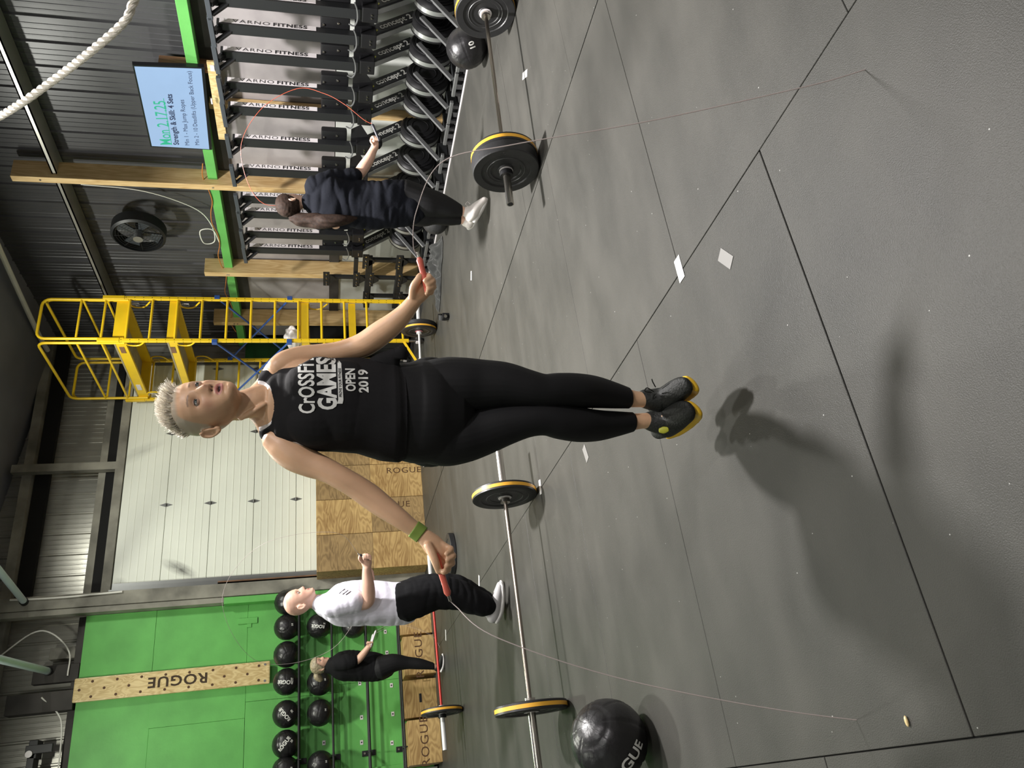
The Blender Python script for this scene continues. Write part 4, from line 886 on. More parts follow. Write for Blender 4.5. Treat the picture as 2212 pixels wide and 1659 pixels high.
# her right arm (left in the upright view)
limb(bm, [(592, 950, K(.03), 28), (612, 964, K(.02), 35), (640, 985, K(0), 35), (672, 1002, K(-.02), 30), (702, 1014, K(-.04), 26.5), (738, 1033, K(-.06), 25.5), (770, 1052, K(-.07), 26), (800, 1073, K(-.08), 27), (832, 1097, K(-.10), 24.5), (862, 1119, K(-.12), 21), (886, 1137, K(-.13), 18), (906, 1151, K(-.14), 16.5, .8), (918, 1160, K(-.145), 17, .8)], seg=24)
# her left arm
limb(bm, [(600, 796, K(.04), 26), (618, 786, K(.05), 29), (650, 775, K(.06), 28), (690, 768, K(.06), 25), (730, 762, K(.05), 24), (765, 752, K(.04), 25), (792, 741, K(.02), 27), (822, 720, K(-.01), 27), (850, 699, K(-.04), 24), (873, 677, K(-.06), 20), (890, 656, K(-.08), 17), (900, 642, K(-.09), 16, .8)], seg=24)
# legs
limb(bm, [(915, 838, K(.01), 52, 1.05), (960, 833, K(.01), 58, 1.05), (1000, 832, K(.0), 57, 1.05), (1040, 832, K(-.01), 53, 1), (1090, 832, K(-.03), 47, 1), (1140, 840, K(-.05), 39, 1), (1175, 845, K(-.055), 34.5, 1), (1205, 843, K(-.05), 34.5, 1), (1245, 844, K(-.03), 35, 1.05), (1285, 847, K(.0), 32, 1.05), (1330, 855, K(.02), 25, 1), (1362, 861, K(.03), 19, 1), (1385, 863, K(.03), 17, 1.1), (1405, 864, K(.03), 18, 1.2)], seg=28)
limb(bm, [(915, 944, K(.01), 52, 1.05), (960, 946, K(.01), 58, 1.05), (1000, 942, K(.0), 55, 1.05), (1040, 932, K(-.01), 50, 1), (1090, 917, K(-.03), 43, 1), (1140, 907, K(-.05), 35, 1), (1178, 905, K(-.055), 33, 1), (1210, 911, K(-.05), 35, 1), (1250, 917, K(-.03), 35, 1.05), (1290, 919, K(.0), 31, 1.05), (1335, 915, K(.02), 24, 1), (1370, 911, K(.03), 18, 1), (1392, 909, K(.03), 17, 1.1), (1412, 909, K(.03), 18, 1.2)], seg=28)
for (y0, sg) in ((864, 1), (909, 1)):                       # feet inside the shoes
    limb(bm, [(1406, y0, K(.03), 14), (1430, y0-4, K(.0), 13), (1462, y0-18, K(-.06), 11)])
# right hand: palm, four curled fingers, thumb along the handle
limb(bm, [(908, 1153, K(-.145), 15, .8), (922, 1164, K(-.15), 19, .75), (938, 1180, K(-.155), 23, .7), (950, 1196, K(-.16), 22, .7), (956, 1206, K(-.16), 17, .7)])
finger(bm, [(945, 1208, K(-.165)), (958, 1222, K(-.175)), (968, 1230, K(-.20)), (958, 1236, K(-.215))], [9, 8.2, 7.5, 6.5])
finger(bm, [(955, 1200, K(-.165)), (969, 1211, K(-.175)), (977, 1216, K(-.20)), (964, 1223, K(-.218))], [9, 8.5, 7.8, 6.6])
finger(bm, [(958, 1188, K(-.165)), (972, 1197, K(-.175)), (979, 1201, K(-.20)), (966, 1210, K(-.218))], [8.8, 8.2, 7.5, 6.4])
finger(bm, [(955, 1176, K(-.165)), (968, 1183, K(-.175)), (975, 1187, K(-.195)), (964, 1197, K(-.212))], [8, 7.2, 6.6, 5.8])
finger(bm, [(925, 1178, K(-.175)), (935, 1200, K(-.195)), (942, 1218, K(-.205)), (948, 1235, K(-.20))], [10, 9.5, 8.5, 7])
# left hand
limb(bm, [(893, 651, K(-.08), 15, .8), (904, 637, K(-.095), 19, .75), (914, 622, K(-.10), 21, .7), (919, 609, K(-.10), 17, .7)])
finger(bm, [(912, 603, K(-.105)), (922, 596, K(-.12)), (928, 601, K(-.145)), (919, 607, K(-.158))], [8.5, 8, 7.4, 6.4])
finger(bm, [(918, 609, K(-.105)), (929, 604, K(-.12)), (935, 609, K(-.145)), (924, 615, K(-.158))], [8.6, 8.2, 7.6, 6.5])
finger(bm, [(920, 619, K(-.105)), (931, 616, K(-.12)), (936, 620, K(-.145)), (925, 625, K(-.158))], [8.4, 8, 7.4, 6.4])
finger(bm, [(918, 630, K(-.105)), (927, 628, K(-.12)), (932, 631, K(-.14)), (922, 634, K(-.152))], [7.8, 7.2, 6.6, 5.8])
finger(bm, [(892, 640, K(-.10)), (894, 620, K(-.12)), (902, 606, K(-.13)), (908, 595, K(-.13))], [10, 9.5, 8.5, 7])
# head
th, ph = math.radians(38), math.radians(13)
Fh = (-HF*math.cos(th)+HR*math.sin(th))*math.cos(ph)+np.array([0, 0, math.sin(ph)]); Rh = -vnorm(np.cross(np.array([0, 0, 1.]), Fh))
Rh = np.cross(Fh, np.array([0, 0, 1.])); Rh = vnorm(Rh); Uh = np.cross(Rh, Fh)
HC = atk(444, 880, K(.02)); HS = 1.03
HM = Matrix.Translation(HC) @ frame_mat(Rh, Fh, Uh)
head_geo(bm, HM, HS, mouth=.4, jaw=.95)
body = solidify_body(bm, .0036, 2)
SK = (.70, .43, .26); LIP = (.46, .16, .15)
marks = head_marks(HM, HS, LIP, (.16, .10, .07), scalp=(.52, .46, .36), mouth=.3)
colour(body, SK, marks)
wb_ = link('body', body, 'skin', WP, smooth=True)          # link() shifts the mesh to the local origin of the person
OFF = np.array(WP.location)
bodyW = body.copy(); bodyW.transform(Matrix.Translation(WP.location))
eyes(HM, HS, WP, gaze=(.05, 1, -.02))
# image-plane style coordinates of a world point, used as soft tailoring curves in her own torso frame
TO = atk(740, 876, KW)
def tors(co): d = co-TO; return d@HR, d@(-HF), d[:, 2]          # to her left, to the front, up
def zat(x): return float(atk(x, 876, KW)[2]-TO[2])
zn, zs_, za, zh = zat(590), zat(578), zat(690), zat(862)
def sdf_tank(co):
    s, f, z = tors(co); front = f > -.02
    neck_z = np.where(front, zat(583)+.9*np.abs(s-.005)**1.5*1.2-.035*np.exp(-((s-.01)/.07)**2), zat(566))
    dn = np.where(np.abs(s-.005) < .085, neck_z-z, 9)
    strap_out = np.interp(z, [za-.02, za+.02, zat(640), zat(600), zat(575)], [.30, .155, .122, .118, .118])
    da = strap_out-np.abs(s-.005); dn2 = np.where(z > zat(600), np.abs(s-.005)-np.interp(z, [zat(600), zat(585), zat(565)], [.0, .055, .080]), 9)
    dn2 = np.where((z > zat(592)), np.abs(s-.005)-np.interp(z, [zat(592), zat(585), zat(572), zat(560)], [.02, .06, .075, .083]), 9)
    arm = np.where(np.abs(s) > .16, -.05, 9); arm = np.where((np.abs(s-.0) > .185) , -.05, 9)
    d = np.minimum(np.minimum(da, dn2), z-zh); d = np.where(z < za, np.minimum(z-zh, .200-np.abs(s-.005)), d); return np.minimum(d, zat(556)-z)
def folds(co): return .004*np.array([noise.noise(Vector((c[0]*9, c[1]*9, c[2]*16))) for c in co])*np.clip((zat(700)-(co[:, 2]-TO[2]))/.1, 0, 1)+.010*np.clip((zat(720)-(co[:, 2]-TO[2]))/.15, 0, 1)
# keep arms out of the shirt: work on torso-only copy
bt = bmesh.new()
limb(bt, [(552, 868, K(.03), 34, .95), (572, 868, K(.04), 44, .8), (590, 869, K(.04), 67, .62), (608, 870, K(.04), 89, .54), (635, 872, K(.03), 97, .58), (670, 873, K(.01), 98, .66), (705, 874, K(0), 99, .71), (745, 875, K(.0), 98, .74), (785, 877, K(.0), 97, .76), (825, 884, K(0), 99, .76), (850, 888, K(0), 103, .78), (872, 890, K(0), 108, .80), (885, 890, K(0), 110, .8)], seg=40, cap=True)
blob(bt, 690, 834, K(-.028), .094, 1, .85, 1.15); blob(bt, 690, 906, K(-.028), .094, 1, .85, 1.15); blob(bt, 692, 870, K(-.035), .090, 1, .8, 1.15)
blob(bt, 740, 870, K(-.05), .09, 1.5, .8, 1.2)
limb(bt, [(552, 872, K(.05), 27, 1), (572, 905, K(.06), 25, 1), (592, 935, K(.05), 27, 1)]); limb(bt, [(552, 868, K(.05), 27, 1), (572, 835, K(.06), 23, 1), (594, 810, K(.06), 25, 1)])
limb(bt, [(812, 800, K(-.02), 22, .6), (840, 785, K(-.03), 19, .45), (862, 768, K(-.04), 11, .4), (872, 757, K(-.045), 5, .5)])
tors_me = solidify_body(bt, .0045, 3)
def zwave(s): return zh-.012*np.sin(s*31)-.02*s*4
def sdf_t2(co):
    s, f, z = tors(co); d = sdf_tank(co); return np.where((s > .155) & (z < zat(800)), np.minimum(z-zh+.03, .5), d)
shirt = garment('tank_top', tors_me, sdf_t2, 'fabric_shirt', WP, thick=.004, extra=folds)
BV = None
def sdf_bra(co):
    s, f, z = tors(co); strap = np.interp(z, [zat(690), zat(640), zat(600), zat(575)], [.19, .150, .128, .122])-np.where(s > 0, .04, 0); inn = np.interp(z, [zat(600), zat(585), zat(570), zat(555)], [.0, .055, .068, .075])
    d = np.minimum(strap-np.abs(s-.005), np.where(z > zat(600), np.abs(s-.005)-inn, 9)); return np.minimum(np.minimum(d, z-zat(700)), zat(557)-z)
garment('sports_bra', tors_me, sdf_bra, 'bra_white', WP, thick=.0015, k=.7)
def legsdf(co):
    d = co-TO; z = d[:, 2]; s = d@HR; side = s > float((atk(1380, 886, KW)-TO)@HR); hem = np.where(side, zat(1368), zat(1376)); arm = np.abs(s-.0) > .225
    return np.where(arm & (z > zat(1030)), -1, np.minimum(zat(850)-z, z-hem))
# hands hang beside the hips: exclude by distance from the legs axis
def legsdf2(co):
    d = legsdf(co); s = (co-TO)@HR; return np.where((np.abs(s+.005) > .215), -1, d)
garment('leggings', bodyW, legsdf2, 'fabric_legging', WP, thick=.005)
# shirt print
sv = verts_np(shirt.data)+OFF; sp_ = [tuple(p.vertices) for p in shirt.data.polygons]; BV = BVHTree.FromPolygons([tuple(v) for v in sv], sp_)
def print_on(me, x0, y0, kx, ky, tilt=0., m='white_print'):
    """me: 2-D mesh; +u runs up the picture (smaller y), +v to smaller x; projected onto the cloth along the line of sight"""
    bad = []
    for v in me.vertices:
        u_, w_ = v.co.x, v.co.y; px_, py_ = x0-w_*kx+u_*tilt, y0-u_*ky; d = Vector(ray(px_, py_)).normalized(); h = BV.ray_cast(Vector(CAM), d)
        if h[0] is None or h[3] > 4: bad.append(v.index); v.co = Vector(atk(px_, py_, KW-.05))
        else: v.co = h[0]-d*.0022
    bm = bmesh.new(); bm.from_mesh(me); bm.verts.ensure_lookup_table(); bs = set(bad)
    bmesh.ops.delete(bm, geom=[v for v in bm.verts if v.index in bs], context='VERTS'); bm.to_mesh(me); bm.free()
    return link('lettering', me, m, WP)
def fit(s, x0, x1, yb, yt, bold, tilt=0., m='white_print', space=1.):
    me = text_mesh(s, 1., bold=bold, sub=.12, space=space); co = verts_np(me); a, b = co[:, 0].min(), co[:, 0].max(); c, d = co[:, 1].min(), co[:, 1].max()
    for v in me.vertices: v.co.x = (v.co.x-a)/(b-a); v.co.y = (v.co.y-c)/(d-c)
    return print_on(me, x1, yb, x1-x0, yb-yt, tilt, m)
fit('CrOSSFiT', 645, 681, 893, 766, .022, -3); fit('GAMES', 686, 729, 885, 770, .035, -4)
fit('OPEN', 747, 769, 845, 796, .03, -2); fit('2019', 775, 797, 848, 798, .03, -2)
bm = bmesh.new(); V_ = [bm.verts.new((u, v, 0)) for u, v in ((0, 0), (.06, 0), (.94, 0), (1, .35), (.94, .8), (.06, .75), (0, 1))]
vs = [(0, .15), (.09, .0), (.93, .22), (1, .6), (.93, .8), (.09, .80), (.0, 1.0)]; bm.free(); bm = bmesh.new(); bm.faces.new([bm.verts.new((u, v, 0)) for u, v in vs]); bmesh.ops.triangulate(bm, faces=bm.faces)
for _ in range(5): bmesh.ops.subdivide_edges(bm, edges=[e for e in bm.edges if e.calc_length() > .06], cuts=1); bmesh.ops.triangulate(bm, faces=bm.faces)
me = bpy.data.meshes.new('banner'); bm.to_mesh(me); bm.free(); o = print_on(me, 742, 872, 14, 94, -2); o.name = 'banner'
KWs = KW; me = text_mesh('PROVE YOUR FITNESS', 1., bold=.02, sub=.3); co = verts_np(me); a, b = co[:, 0].min(), co[:, 0].max(); c, d = co[:, 1].min(), co[:, 1].max()
for v in me.vertices: v.co.x = (v.co.x-a)/(b-a); v.co.y = (v.co.y-c)/(d-c)
o = print_on(me, 738.5, 857, 6, 62, -2, 'ink')
o.data.transform(Matrix.Translation(tuple(-ray(738, 826)*.0012)))
# hair: short, spiky and pale on top
nh = []; dh = []; lh = []; Ha = np.array(HM)
def H(p): return Ha[:3, :3]@np.array(p)+Ha[:3, 3]
while len(nh) < 3400:
    a = rng.uniform(0, 2*PI); el = rng.uniform(.42, PI/2); n_ = np.array([math.cos(el)*math.sin(a), math.cos(el)*math.cos(a), math.sin(el)])
    T = np.array(HT); zz = .118*math.sin(el)**.9
    if n_[1] > 0 and zz < .068+.012*rng.rand(): continue
    if n_[1] <= 0 and zz < .055-.02*abs(n_[1]): continue
    if abs(n_[0]) > .25 and zz < .078-.01*(n_[1] < 0): continue
    w_, f_, b_ = [np.interp(zz, T[:, 0], T[:, i]) for i in (1, 2, 3)]; h_ = math.hypot(n_[0], n_[1])+1e-6; x_ = w_*n_[0]/h_; y_ = (f_ if n_[1] > 0 else -b_)*n_[1]/h_
    p = H(np.array([x_, y_, zz-.004])*HS); d_ = Ha[:3, :3]@(np.array([n_[0]*.8, n_[1]*.45+.25, 1.0])+rng.normal(0, .22, 3)); nh.append(p); dh.append(d_); lh.append(rng.uniform(.024, .044)*(.85+.3*(y_ > 0)))
strands('hair', nh, dh, lh, 'hair_blond', WP, r0=.0023, bend=Ha[:3, :3]@np.array([-.25, .05, -.15]), tag_stuff=False)
bm = bmesh.new()
for v in []: pass
T = np.array(HT); rows = []
for z in np.linspace(.058, .1185, 14):
    w_, f_, b_ = [np.interp(z, T[:, 0], T[:, i]) for i in (1, 2, 3)]; hk = np.clip((z-.078)/.010, 0, 1)*.014-.010; rows.append([bm.verts.new(HM @ (Vector(((w_+hk)*math.sin(t), ((f_ if math.cos(t) > 0 else -b_)+hk)*math.cos(t), z+.004))*HS)) for t in np.linspace(0, 2*PI, 40, endpoint=False)])
for A_, C2 in zip(rows, rows[1:]):
    for k in range(40): bm.faces.new((A_[k], A_[(k+1) % 40], C2[(k+1) % 40], C2[k]))
bm.faces.new(rows[-1]); me = bpy.data.meshes.new('hair_base'); bm.to_mesh(me); bm.free(); link('hair_base', me, 'hair_blond', WP, smooth=True)
# wristband
bm = bmesh.new(); limb(bm, [(893, 1142, K(-.135), 19.5, .95), (903, 1149, K(-.138), 19.5, .92), (912, 1156, K(-.142), 19.5, .9)], cap=False, seg=28); me = bpy.data.meshes.new('wristband'); bm.to_mesh(me); bm.free(); link('wristband', me, 'wrist_green', WP, smooth=True)
# shoes
def shoe(parent, upper, sole, um, smat, badge=None, voxel=.0045, lace=None):
    bm = bmesh.new()
    for u in upper: limb(bm, u, seg=24)
    o = soft('shoe', bm, voxel, um, parent, 4); o.name = 'shoe'
    bm = bmesh.new(); limb(bm, sole, seg=24); soft('sole', bm, voxel, smat, o, 3)
    if lace is not None:
        for L in lace: MB().path([tuple(atk(*p)) for p in catmull(L, 5)], .0022, 6).build('lace', um, o)
    return o
shoe(WP, [[(1392, 861, K(.035), 21, 1.1), (1405, 863, K(.03), 23, 1.15), (1425, 864, K(.02), 27, 1.15)],
          [(1412, 876, K(.085), 17, 1), (1425, 868, K(.04), 25, 1), (1446, 856, K(-.02), 27, .85), (1464, 843, K(-.07), 26, .7), (1478, 834, K(-.11), 23, .6), (1486, 829, K(-.135), 17, .5)]],
     [(1428, 880, K(.10), 16, .5), (1446, 870, K(.06), 21, .35), (1469, 850, K(.0), 25, .3), (1489, 834, K(-.075), 26, .3), (1495, 829, K(-.12), 22, .4)], 'shoe_black', 'sole_yellow',
     lace=[[(1412, 846, K(-.02)), (1398, 838, K(-.03)), (1393, 845, K(-.035)), (1408, 848, K(-.03))], [(1416, 836, K(-.02)), (1410, 825, K(-.03)), (1408, 819, K(-.035))]])
s2 = shoe(WP, [[(1402, 909, K(.035), 21, 1.1), (1415, 911, K(.03), 24, 1.15), (1432, 912, K(.02), 27, 1.15)],
          [(1422, 932, K(.085), 18, 1), (1436, 918, K(.04), 29, 1), (1454, 906, K(-.02), 30, .85), (1470, 895, K(-.07), 28, .7), (1483, 887, K(-.11), 25, .6), (1491, 882, K(-.135), 18, .5)]],
     [(1438, 937, K(.10), 14, .5), (1458, 925, K(.06), 20, .35), (1479, 905, K(.0), 26, .3), (1495, 888, K(-.075), 27, .3), (1501, 882, K(-.12), 22, .4)], 'shoe_black', 'sole_yellow')
bm = bmesh.new(); limb(bm, [(1425, 930, K(-.02), 5, .5), (1434, 929, K(-.027), 7.5, .4), (1443, 927, K(-.035), 5, .4)]); me = bpy.data.meshes.new('badge'); bm.to_mesh(me); bm.free(); link('badge', me, 'badge_yellow', s2, smooth=True)
# jump rope
def rope_thing(label, handles, wire, wm, hm, r=.0018, hr=.0125):
    t = thing('jump_rope', label, 'jump rope', tuple(handles[0][0]))
    for a, b in handles:
        a, b = Vector(a), Vector(b); d = b-a; mb = MB(); L = d.length; mb.lathe([(0, 0), (hr*.75, 0), (hr, L*.06), (hr*.85, L*.35), (hr*.8, L*.75), (hr*.95, L*.92), (hr*.5, L), (0, L)], a, d, 16); h = mb.build('handle', hm, t, smooth=True)
        MB().cyl(b-d.normalized()*.004, b+d.normalized()*.018, hr*.38, seg=8).build('swivel', 'chrome', h)
    MB().path([tuple(p) for p in catmull(wire, 10)], r, 6).build('wire', wm, t, smooth=True); return t
hr_a, hr_b = atk(940, 1196, K(-.185)), atk(969, 1287, K(-.21)); hl_a, hl_b = atk(926, 633, K(-.135)), atk(905, 556, K(-.13))
rope_thing('speed rope with red handles held by the jumping woman', [(hr_a, hr_b), (hl_a, hl_b)],
    [hl_b, atk(893, 530, K(-.14)), atk(900, 455, K(-.2)), atk(955, 350, K(-.3)), atk(1110, 312, K(-.45)), atk(1400, 262, K(-.62)), atk(1750, 185, K(-.8)), atk(2150, 90, K(-.95)), atk(2420, 250, K(-1.05)), atk(2600, 830, K(-1.1)), atk(2420, 1560, K(-1.0)), atk(1900, 1560, K(-.8)), atk(1400, 1480, K(-.55)), atk(1080, 1380, K(-.35)), atk(985, 1310, K(-.22)), hr_b], 'cable_rope', 'handle_red', r=.0016)
# ---------------------------------------------------------------- bald man
KM = 6.20
def Kx(b, d): return b+d
MP = person('bald man in a white t-shirt and black sweatpants skipping rope in profile', *atk(1092, 1290, KM)[:2])
def sp(pts, base): return [(p[0], p[1], base+p[2])+tuple(p[3:]) for p in pts]
bm = bmesh.new()
limb(bm, sp([(672, 1300, .0, 14), (690, 1300, 0, 16), (715, 1308, .0, 26, 1.3), (745, 1308, 0, 38, 1.2), (800, 1303, 0, 40, 1.15), (860, 1300, 0, 38, 1.2), (890, 1297, 0, 40, 1.1)], KM), seg=28)
for dk, dy in ((-.09, 0), (.09, -6)):
    limb(bm, sp([(880, 1298+dy, dk, 36), (920, 1284+dy, dk, 32), (960, 1278+dy, dk, 29), (1000, 1288+dy, dk, 24), (1035, 1300+dy, dk, 19), (1058, 1308+dy, dk, 15)], KM))
    limb(bm, sp([(1058, 1312+dy, dk, 10), (1072, 1302+dy, dk, 8)], KM))
limb(bm, sp([(722, 1305, -.17, 19), (750, 1303, -.19, 18), (775, 1303, -.20, 15.5), (792, 1300, -.21, 15), (796, 1285, -.22, 15), (795, 1262, -.24, 13.5), (793, 1240, -.25, 11), (792, 1226, -.26, 9)], KM))
limb(bm, sp([(722, 1300, .17, 19), (750, 1300, .19, 17), (785, 1298, .20, 15), (796, 1280, .20, 14), (798, 1255, .19, 12), (797, 1235, .18, 10)], KM))
for dk in (-.26, .18):
    limb(bm, sp([(793, 1226, dk, 9, .7), (792, 1215, dk, 11.5, .7), (790, 1206, dk, 11, .7)], KM))
    for i, (a, b_) in enumerate(((783, 1204), (788, 1202), (793, 1202), (798, 1204))): finger(bm, [(a, b_+3, KM+dk-.01), (a-1, b_-4, KM+dk-.03), (a+2, b_-2, KM+dk-.055), (a+3, b_+5, KM+dk-.06)], [3.2, 3.0, 2.8, 2.4])
    finger(bm, [(782, 1214, KM+dk-.02), (776, 1207, KM+dk-.03), (777, 1200, KM+dk-.03)], [3.4, 3.0, 2.6])
th, ph = math.radians(88), math.radians(4)
Fm = (-HF*math.cos(th)+HR*math.sin(th))*math.cos(ph)+np.array([0, 0, math.sin(ph)]); Rm = vnorm(np.cross(Fm, [0, 0, 1])); Um = np.cross(Rm, Fm)
MM = Matrix.Translation(atk(647, 1299, KM)) @ frame_mat(Rm, Fm, Um); head_geo(bm, MM, 1.03, mouth=0)
bd = solidify_body(bm, .0065, 2); colour(bd, (.68, .42, .31), head_marks(MM, 1.03, (.45, .17, .14), (.30, .18, .12), mouth=0)); bodyM = bd.copy(); link('body', bd, 'skin', MP, smooth=True); eyes(MM, 1.03, MP)
bm = bmesh.new()
limb(bm, sp([(686, 1301, 0, 18, 1.1), (705, 1306, 0, 28, 1.5), (730, 1306, 0, 42, 1.35), (765, 1304, 0, 46, 1.2), (810, 1303, 0, 45, 1.15), (850, 1303, 0, 44, 1.2), (872, 1302, 0, 44, 1.2), (878, 1302, 0, 43, 1.2)], KM), seg=32)
limb(bm, sp([(716, 1308, -.14, 24), (740, 1304, -.18, 25), (762, 1300, -.20, 24), (770, 1298, -.205, 23)], KM)); limb(bm, sp([(716, 1303, .14, 24), (740, 1302, .18, 25), (768, 1300, .20, 23)], KM))
ms = solidify_body(bm, .008, 3)
def fm(co): return np.array([.014*noise.noise(Vector((c[0]*6, c[1]*6, c[2]*4.5)))+.010*abs(noise.noise(Vector((c[0]*5+3, c[1]*5, c[2]*15)))) for c in co])
msd = lambda co: np.full(len(co), .1); t_sh = garment('t_shirt', ms, msd, 'fabric_white', MP, thick=.003, extra=fm)
for x in (742, 747, 752):
    pts = [atk(x+2, 1278, KM-.34), atk(x-2, 1284, KM-.34), atk(x-6, 1292, KM-.34)]
svm = verts_np(t_sh.data)+np.array(MP.location); BVm = BVHTree.FromPolygons([tuple(v) for v in svm], [tuple(p.vertices) for p in t_sh.data.polygons])
for k, (xa, ya, xb, yb) in enumerate(((733, 1282, 745, 1272), (740, 1284, 752, 1275), (747, 1285, 758, 1277))):
    pts = []
    for t in np.linspace(0, 1, 6):
        d = Vector(ray(xa+(xb-xa)*t, ya+(yb-ya)*t)).normalized(); h = BVm.ray_cast(Vector(CAM), d)
        if h[0] is not None: pts.append(h[0]-d*.004)
    if len(pts) > 2: MB().path(pts, .0028, 5).build('sleeve_stripe', 'ink', t_sh)
bm = bmesh.new()
for dk, dy in ((-.09, 0), (.09, -6)):
    limb(bm, sp([(872, 1301+dy*.3, dk*.7, 42), (905, 1290+dy, dk, 39), (945, 1280+dy, dk, 35), (990, 1285+dy, dk, 32), (1025, 1299+dy, dk, 28), (1048, 1308+dy, dk, 24), (1056, 1311+dy, dk, 20)], KM))
ms2 = solidify_body(bm, .008, 3); garment('sweatpants', ms2, msd, 'fabric_black', MP, thick=.003, extra=fm)
for dk, dy in ((-.09, 0), (.09, -4)):
    shoe(MP, [sp([(1064, 1335+dy, dk, 13), (1068, 1318+dy, dk, 14), (1072, 1300+dy, dk, 12), (1077, 1280+dy, dk, 9.5), (1080, 1266+dy, dk, 7)], KM), sp([(1056, 1325+dy, dk, 12), (1064, 1318+dy, dk, 13)], KM)],
         sp([(1073, 1342+dy, dk, 6, 2), (1082, 1322+dy, dk, 6, 1.9), (1086, 1295+dy, dk, 5, 2), (1085, 1268+dy, dk, 4.5, 2), (1082, 1260+dy, dk, 3.5, 1.5)], KM), 'shoe_grey', 'sole_white', voxel=.006)
a_, b_ = atk(797, 1208, KM-.29), atk(777, 1198, KM-.31); c_, d2 = atk(797, 1208, KM+.16), atk(777, 1199, KM+.17)
rope_thing('dark-handled speed rope held by the bald man', [(a_, b_), (c_, d2)], [b_, atk(720, 1150, KM-.4), atk(560, 1180, KM-.4), atk(480, 1300, KM-.2), atk(560, 1430, KM+.1), atk(720, 1400, KM+.3), atk(800, 1260, KM+.3), d2], 'cable_rope', 'handle_dark', r=.0011, hr=.010)
# ---------------------------------------------------------------- ponytailed woman
KP = 6.71
PP = person('woman in loose black t-shirt with a long brown ponytail, white shoes, seen from behind', *atk(1060, 460, KP)[:2])
bm = bmesh.new()
limb(bm, sp([(655, 436, 0, 13), (672, 440, 0, 17), (690, 440, 0, 38, .7), (715, 438, 0, 48, .65), (760, 438, 0, 40, .7), (800, 440, 0, 40, .8), (850, 440, 0, 44, .85), (885, 438, 0, 44, .85)], KP), seg=28)
limb(bm, sp([(870, 420, -.03, 32), (915, 436, -.03, 31), (945, 442, -.03, 26), (975, 450, -.03, 18), (993, 455, -.02, 12), (1005, 458, -.02, 9.5), (1015, 460, -.02, 10)], KP)); limb(bm, sp([(870, 452, .05, 30), (915, 462, .05, 26), (940, 465, .05, 19), (970, 471, .05, 15), (990, 474, .05, 10.5), (1003, 475, .05, 9)], KP))
limb(bm, sp([(690, 402, -.02, 19), (725, 392, -.0, 18), (752, 384, .02, 14), (772, 378, .03, 12.5), (785, 362, .04, 13), (798, 342, .05, 11), (806, 325, .06, 8.5), (812, 314, .06, 8)], KP)); limb(bm, sp([(690, 472, 0, 18), (725, 480, .03, 15), (760, 478, .05, 12), (785, 462, .10, 11), (795, 440, .15, 10)], KP))
limb(bm, sp([(808, 320, .06, 8, .7), (814, 310, .06, 10.5, .7), (813, 302, .06, 9, .7)], KP))
for i in range(4): finger(bm, [(805+i*4.5, 302, KP+.05), (804+i*4.5, 296, KP+.03), (807+i*4.5, 297, KP+.0), (808+i*4.5, 303, KP+.0)], [3, 2.8, 2.6, 2.2])
finger(bm, [(806, 312, KP+.03), (801, 305, KP+.02), (802, 298, KP+.02)], [3.2, 2.8, 2.4])
th, ph = math.radians(118), math.radians(6)
Fp = (-HF*math.cos(th)+HR*math.sin(th))*math.cos(ph)+np.array([0, 0, math.sin(ph)]); Rp = vnorm(np.cross(Fp, [0, 0, 1])); Up = np.cross(Rp, Fp)
PM = Matrix.Translation(atk(628, 442, KP)) @ frame_mat(Rp, Fp, Up); head_geo(bm, PM, .99, mouth=0, jaw=.92)
bd = solidify_body(bm, .0065, 2); colour(bd, (.72, .46, .34), head_marks(PM, .99, (.45, .17, .14), (.12, .07, .05), mouth=0)); bp_ = bd.copy(); link('body', bd, 'skin', PP, smooth=True); eyes(PM, .99, PP)
def haircap(name, MT, s, m, parent, thick=.010, hl=lambda p: .045-.11*np.clip((.06-p[1])/.07, 0, 1)):
    T = np.array(HT); bm = bmesh.new(); zs = np.linspace(-.10, .118, 44); rows = []
    for z in zs:
        w_, f_, b_ = [np.interp(z, T[:, 0], T[:, i]) for i in (1, 2, 3)]; r = []
        for t in np.linspace(0, 2*PI, 60, endpoint=False):
            cx, cy = math.sin(t), math.cos(t); mid = (f_+b_)/2; p = np.array([w_*cx, mid+(f_-mid if cy > 0 else mid-b_)*cy, z]); inside = z > hl(p); k = thick*(1+.25*noise.noise(Vector(p*60))) if inside else -.012
            g = np.array([cx, cy, (z/.118)*.6]); r.append(bm.verts.new(MT @ Vector((p+g*k)*s)))
        rows.append(r)
    for A, B in zip(rows, rows[1:]):
        for k in range(60): bm.faces.new((A[k], A[(k+1) % 60], B[(k+1) % 60], B[k]))
    bm.faces.new(rows[-1]); me = bpy.data.meshes.new(name); bm.to_mesh(me); bm.free(); return link(name, me, m, parent, smooth=True)
haircap('hair', PM, .99, 'hair_brown', PP, .012)
bm = bmesh.new(); limb(bm, sp([(634, 470, .0, 12), (650, 474, -.02, 15), (672, 477, -.04, 16), (700, 478, -.10, 15), (730, 477, -.13, 12), (755, 474, -.14, 7), (770, 472, -.14, 3)], KP)); hp = solidify_body(bm, .006, 2)
garment('ponytail', hp, lambda co: np.full(len(co), .1), 'hair_brown', PP, thick=.002, extra=lambda co: .012*np.array([noise.noise(Vector((c[0]*30, c[1]*30, c[2]*5))) for c in co]))
bm = bmesh.new(); limb(bm, sp([(635, 467, .0, 8.5), (638, 471, -.01, 8.5)], KP)); soft('hair_tie', bm, .005, 'ink', PP)
bm = bmesh.new()
limb(bm, sp([(672, 437, .0, 24, .9), (688, 437, 0, 43, .75), (715, 436, 0, 55, .7), (750, 438, 0, 49, .75), (790, 440, 0, 48, .8), (830, 442, 0, 50, .85), (870, 441, 0, 48, .85), (893, 440, 0, 42, .85)], KP), seg=32)
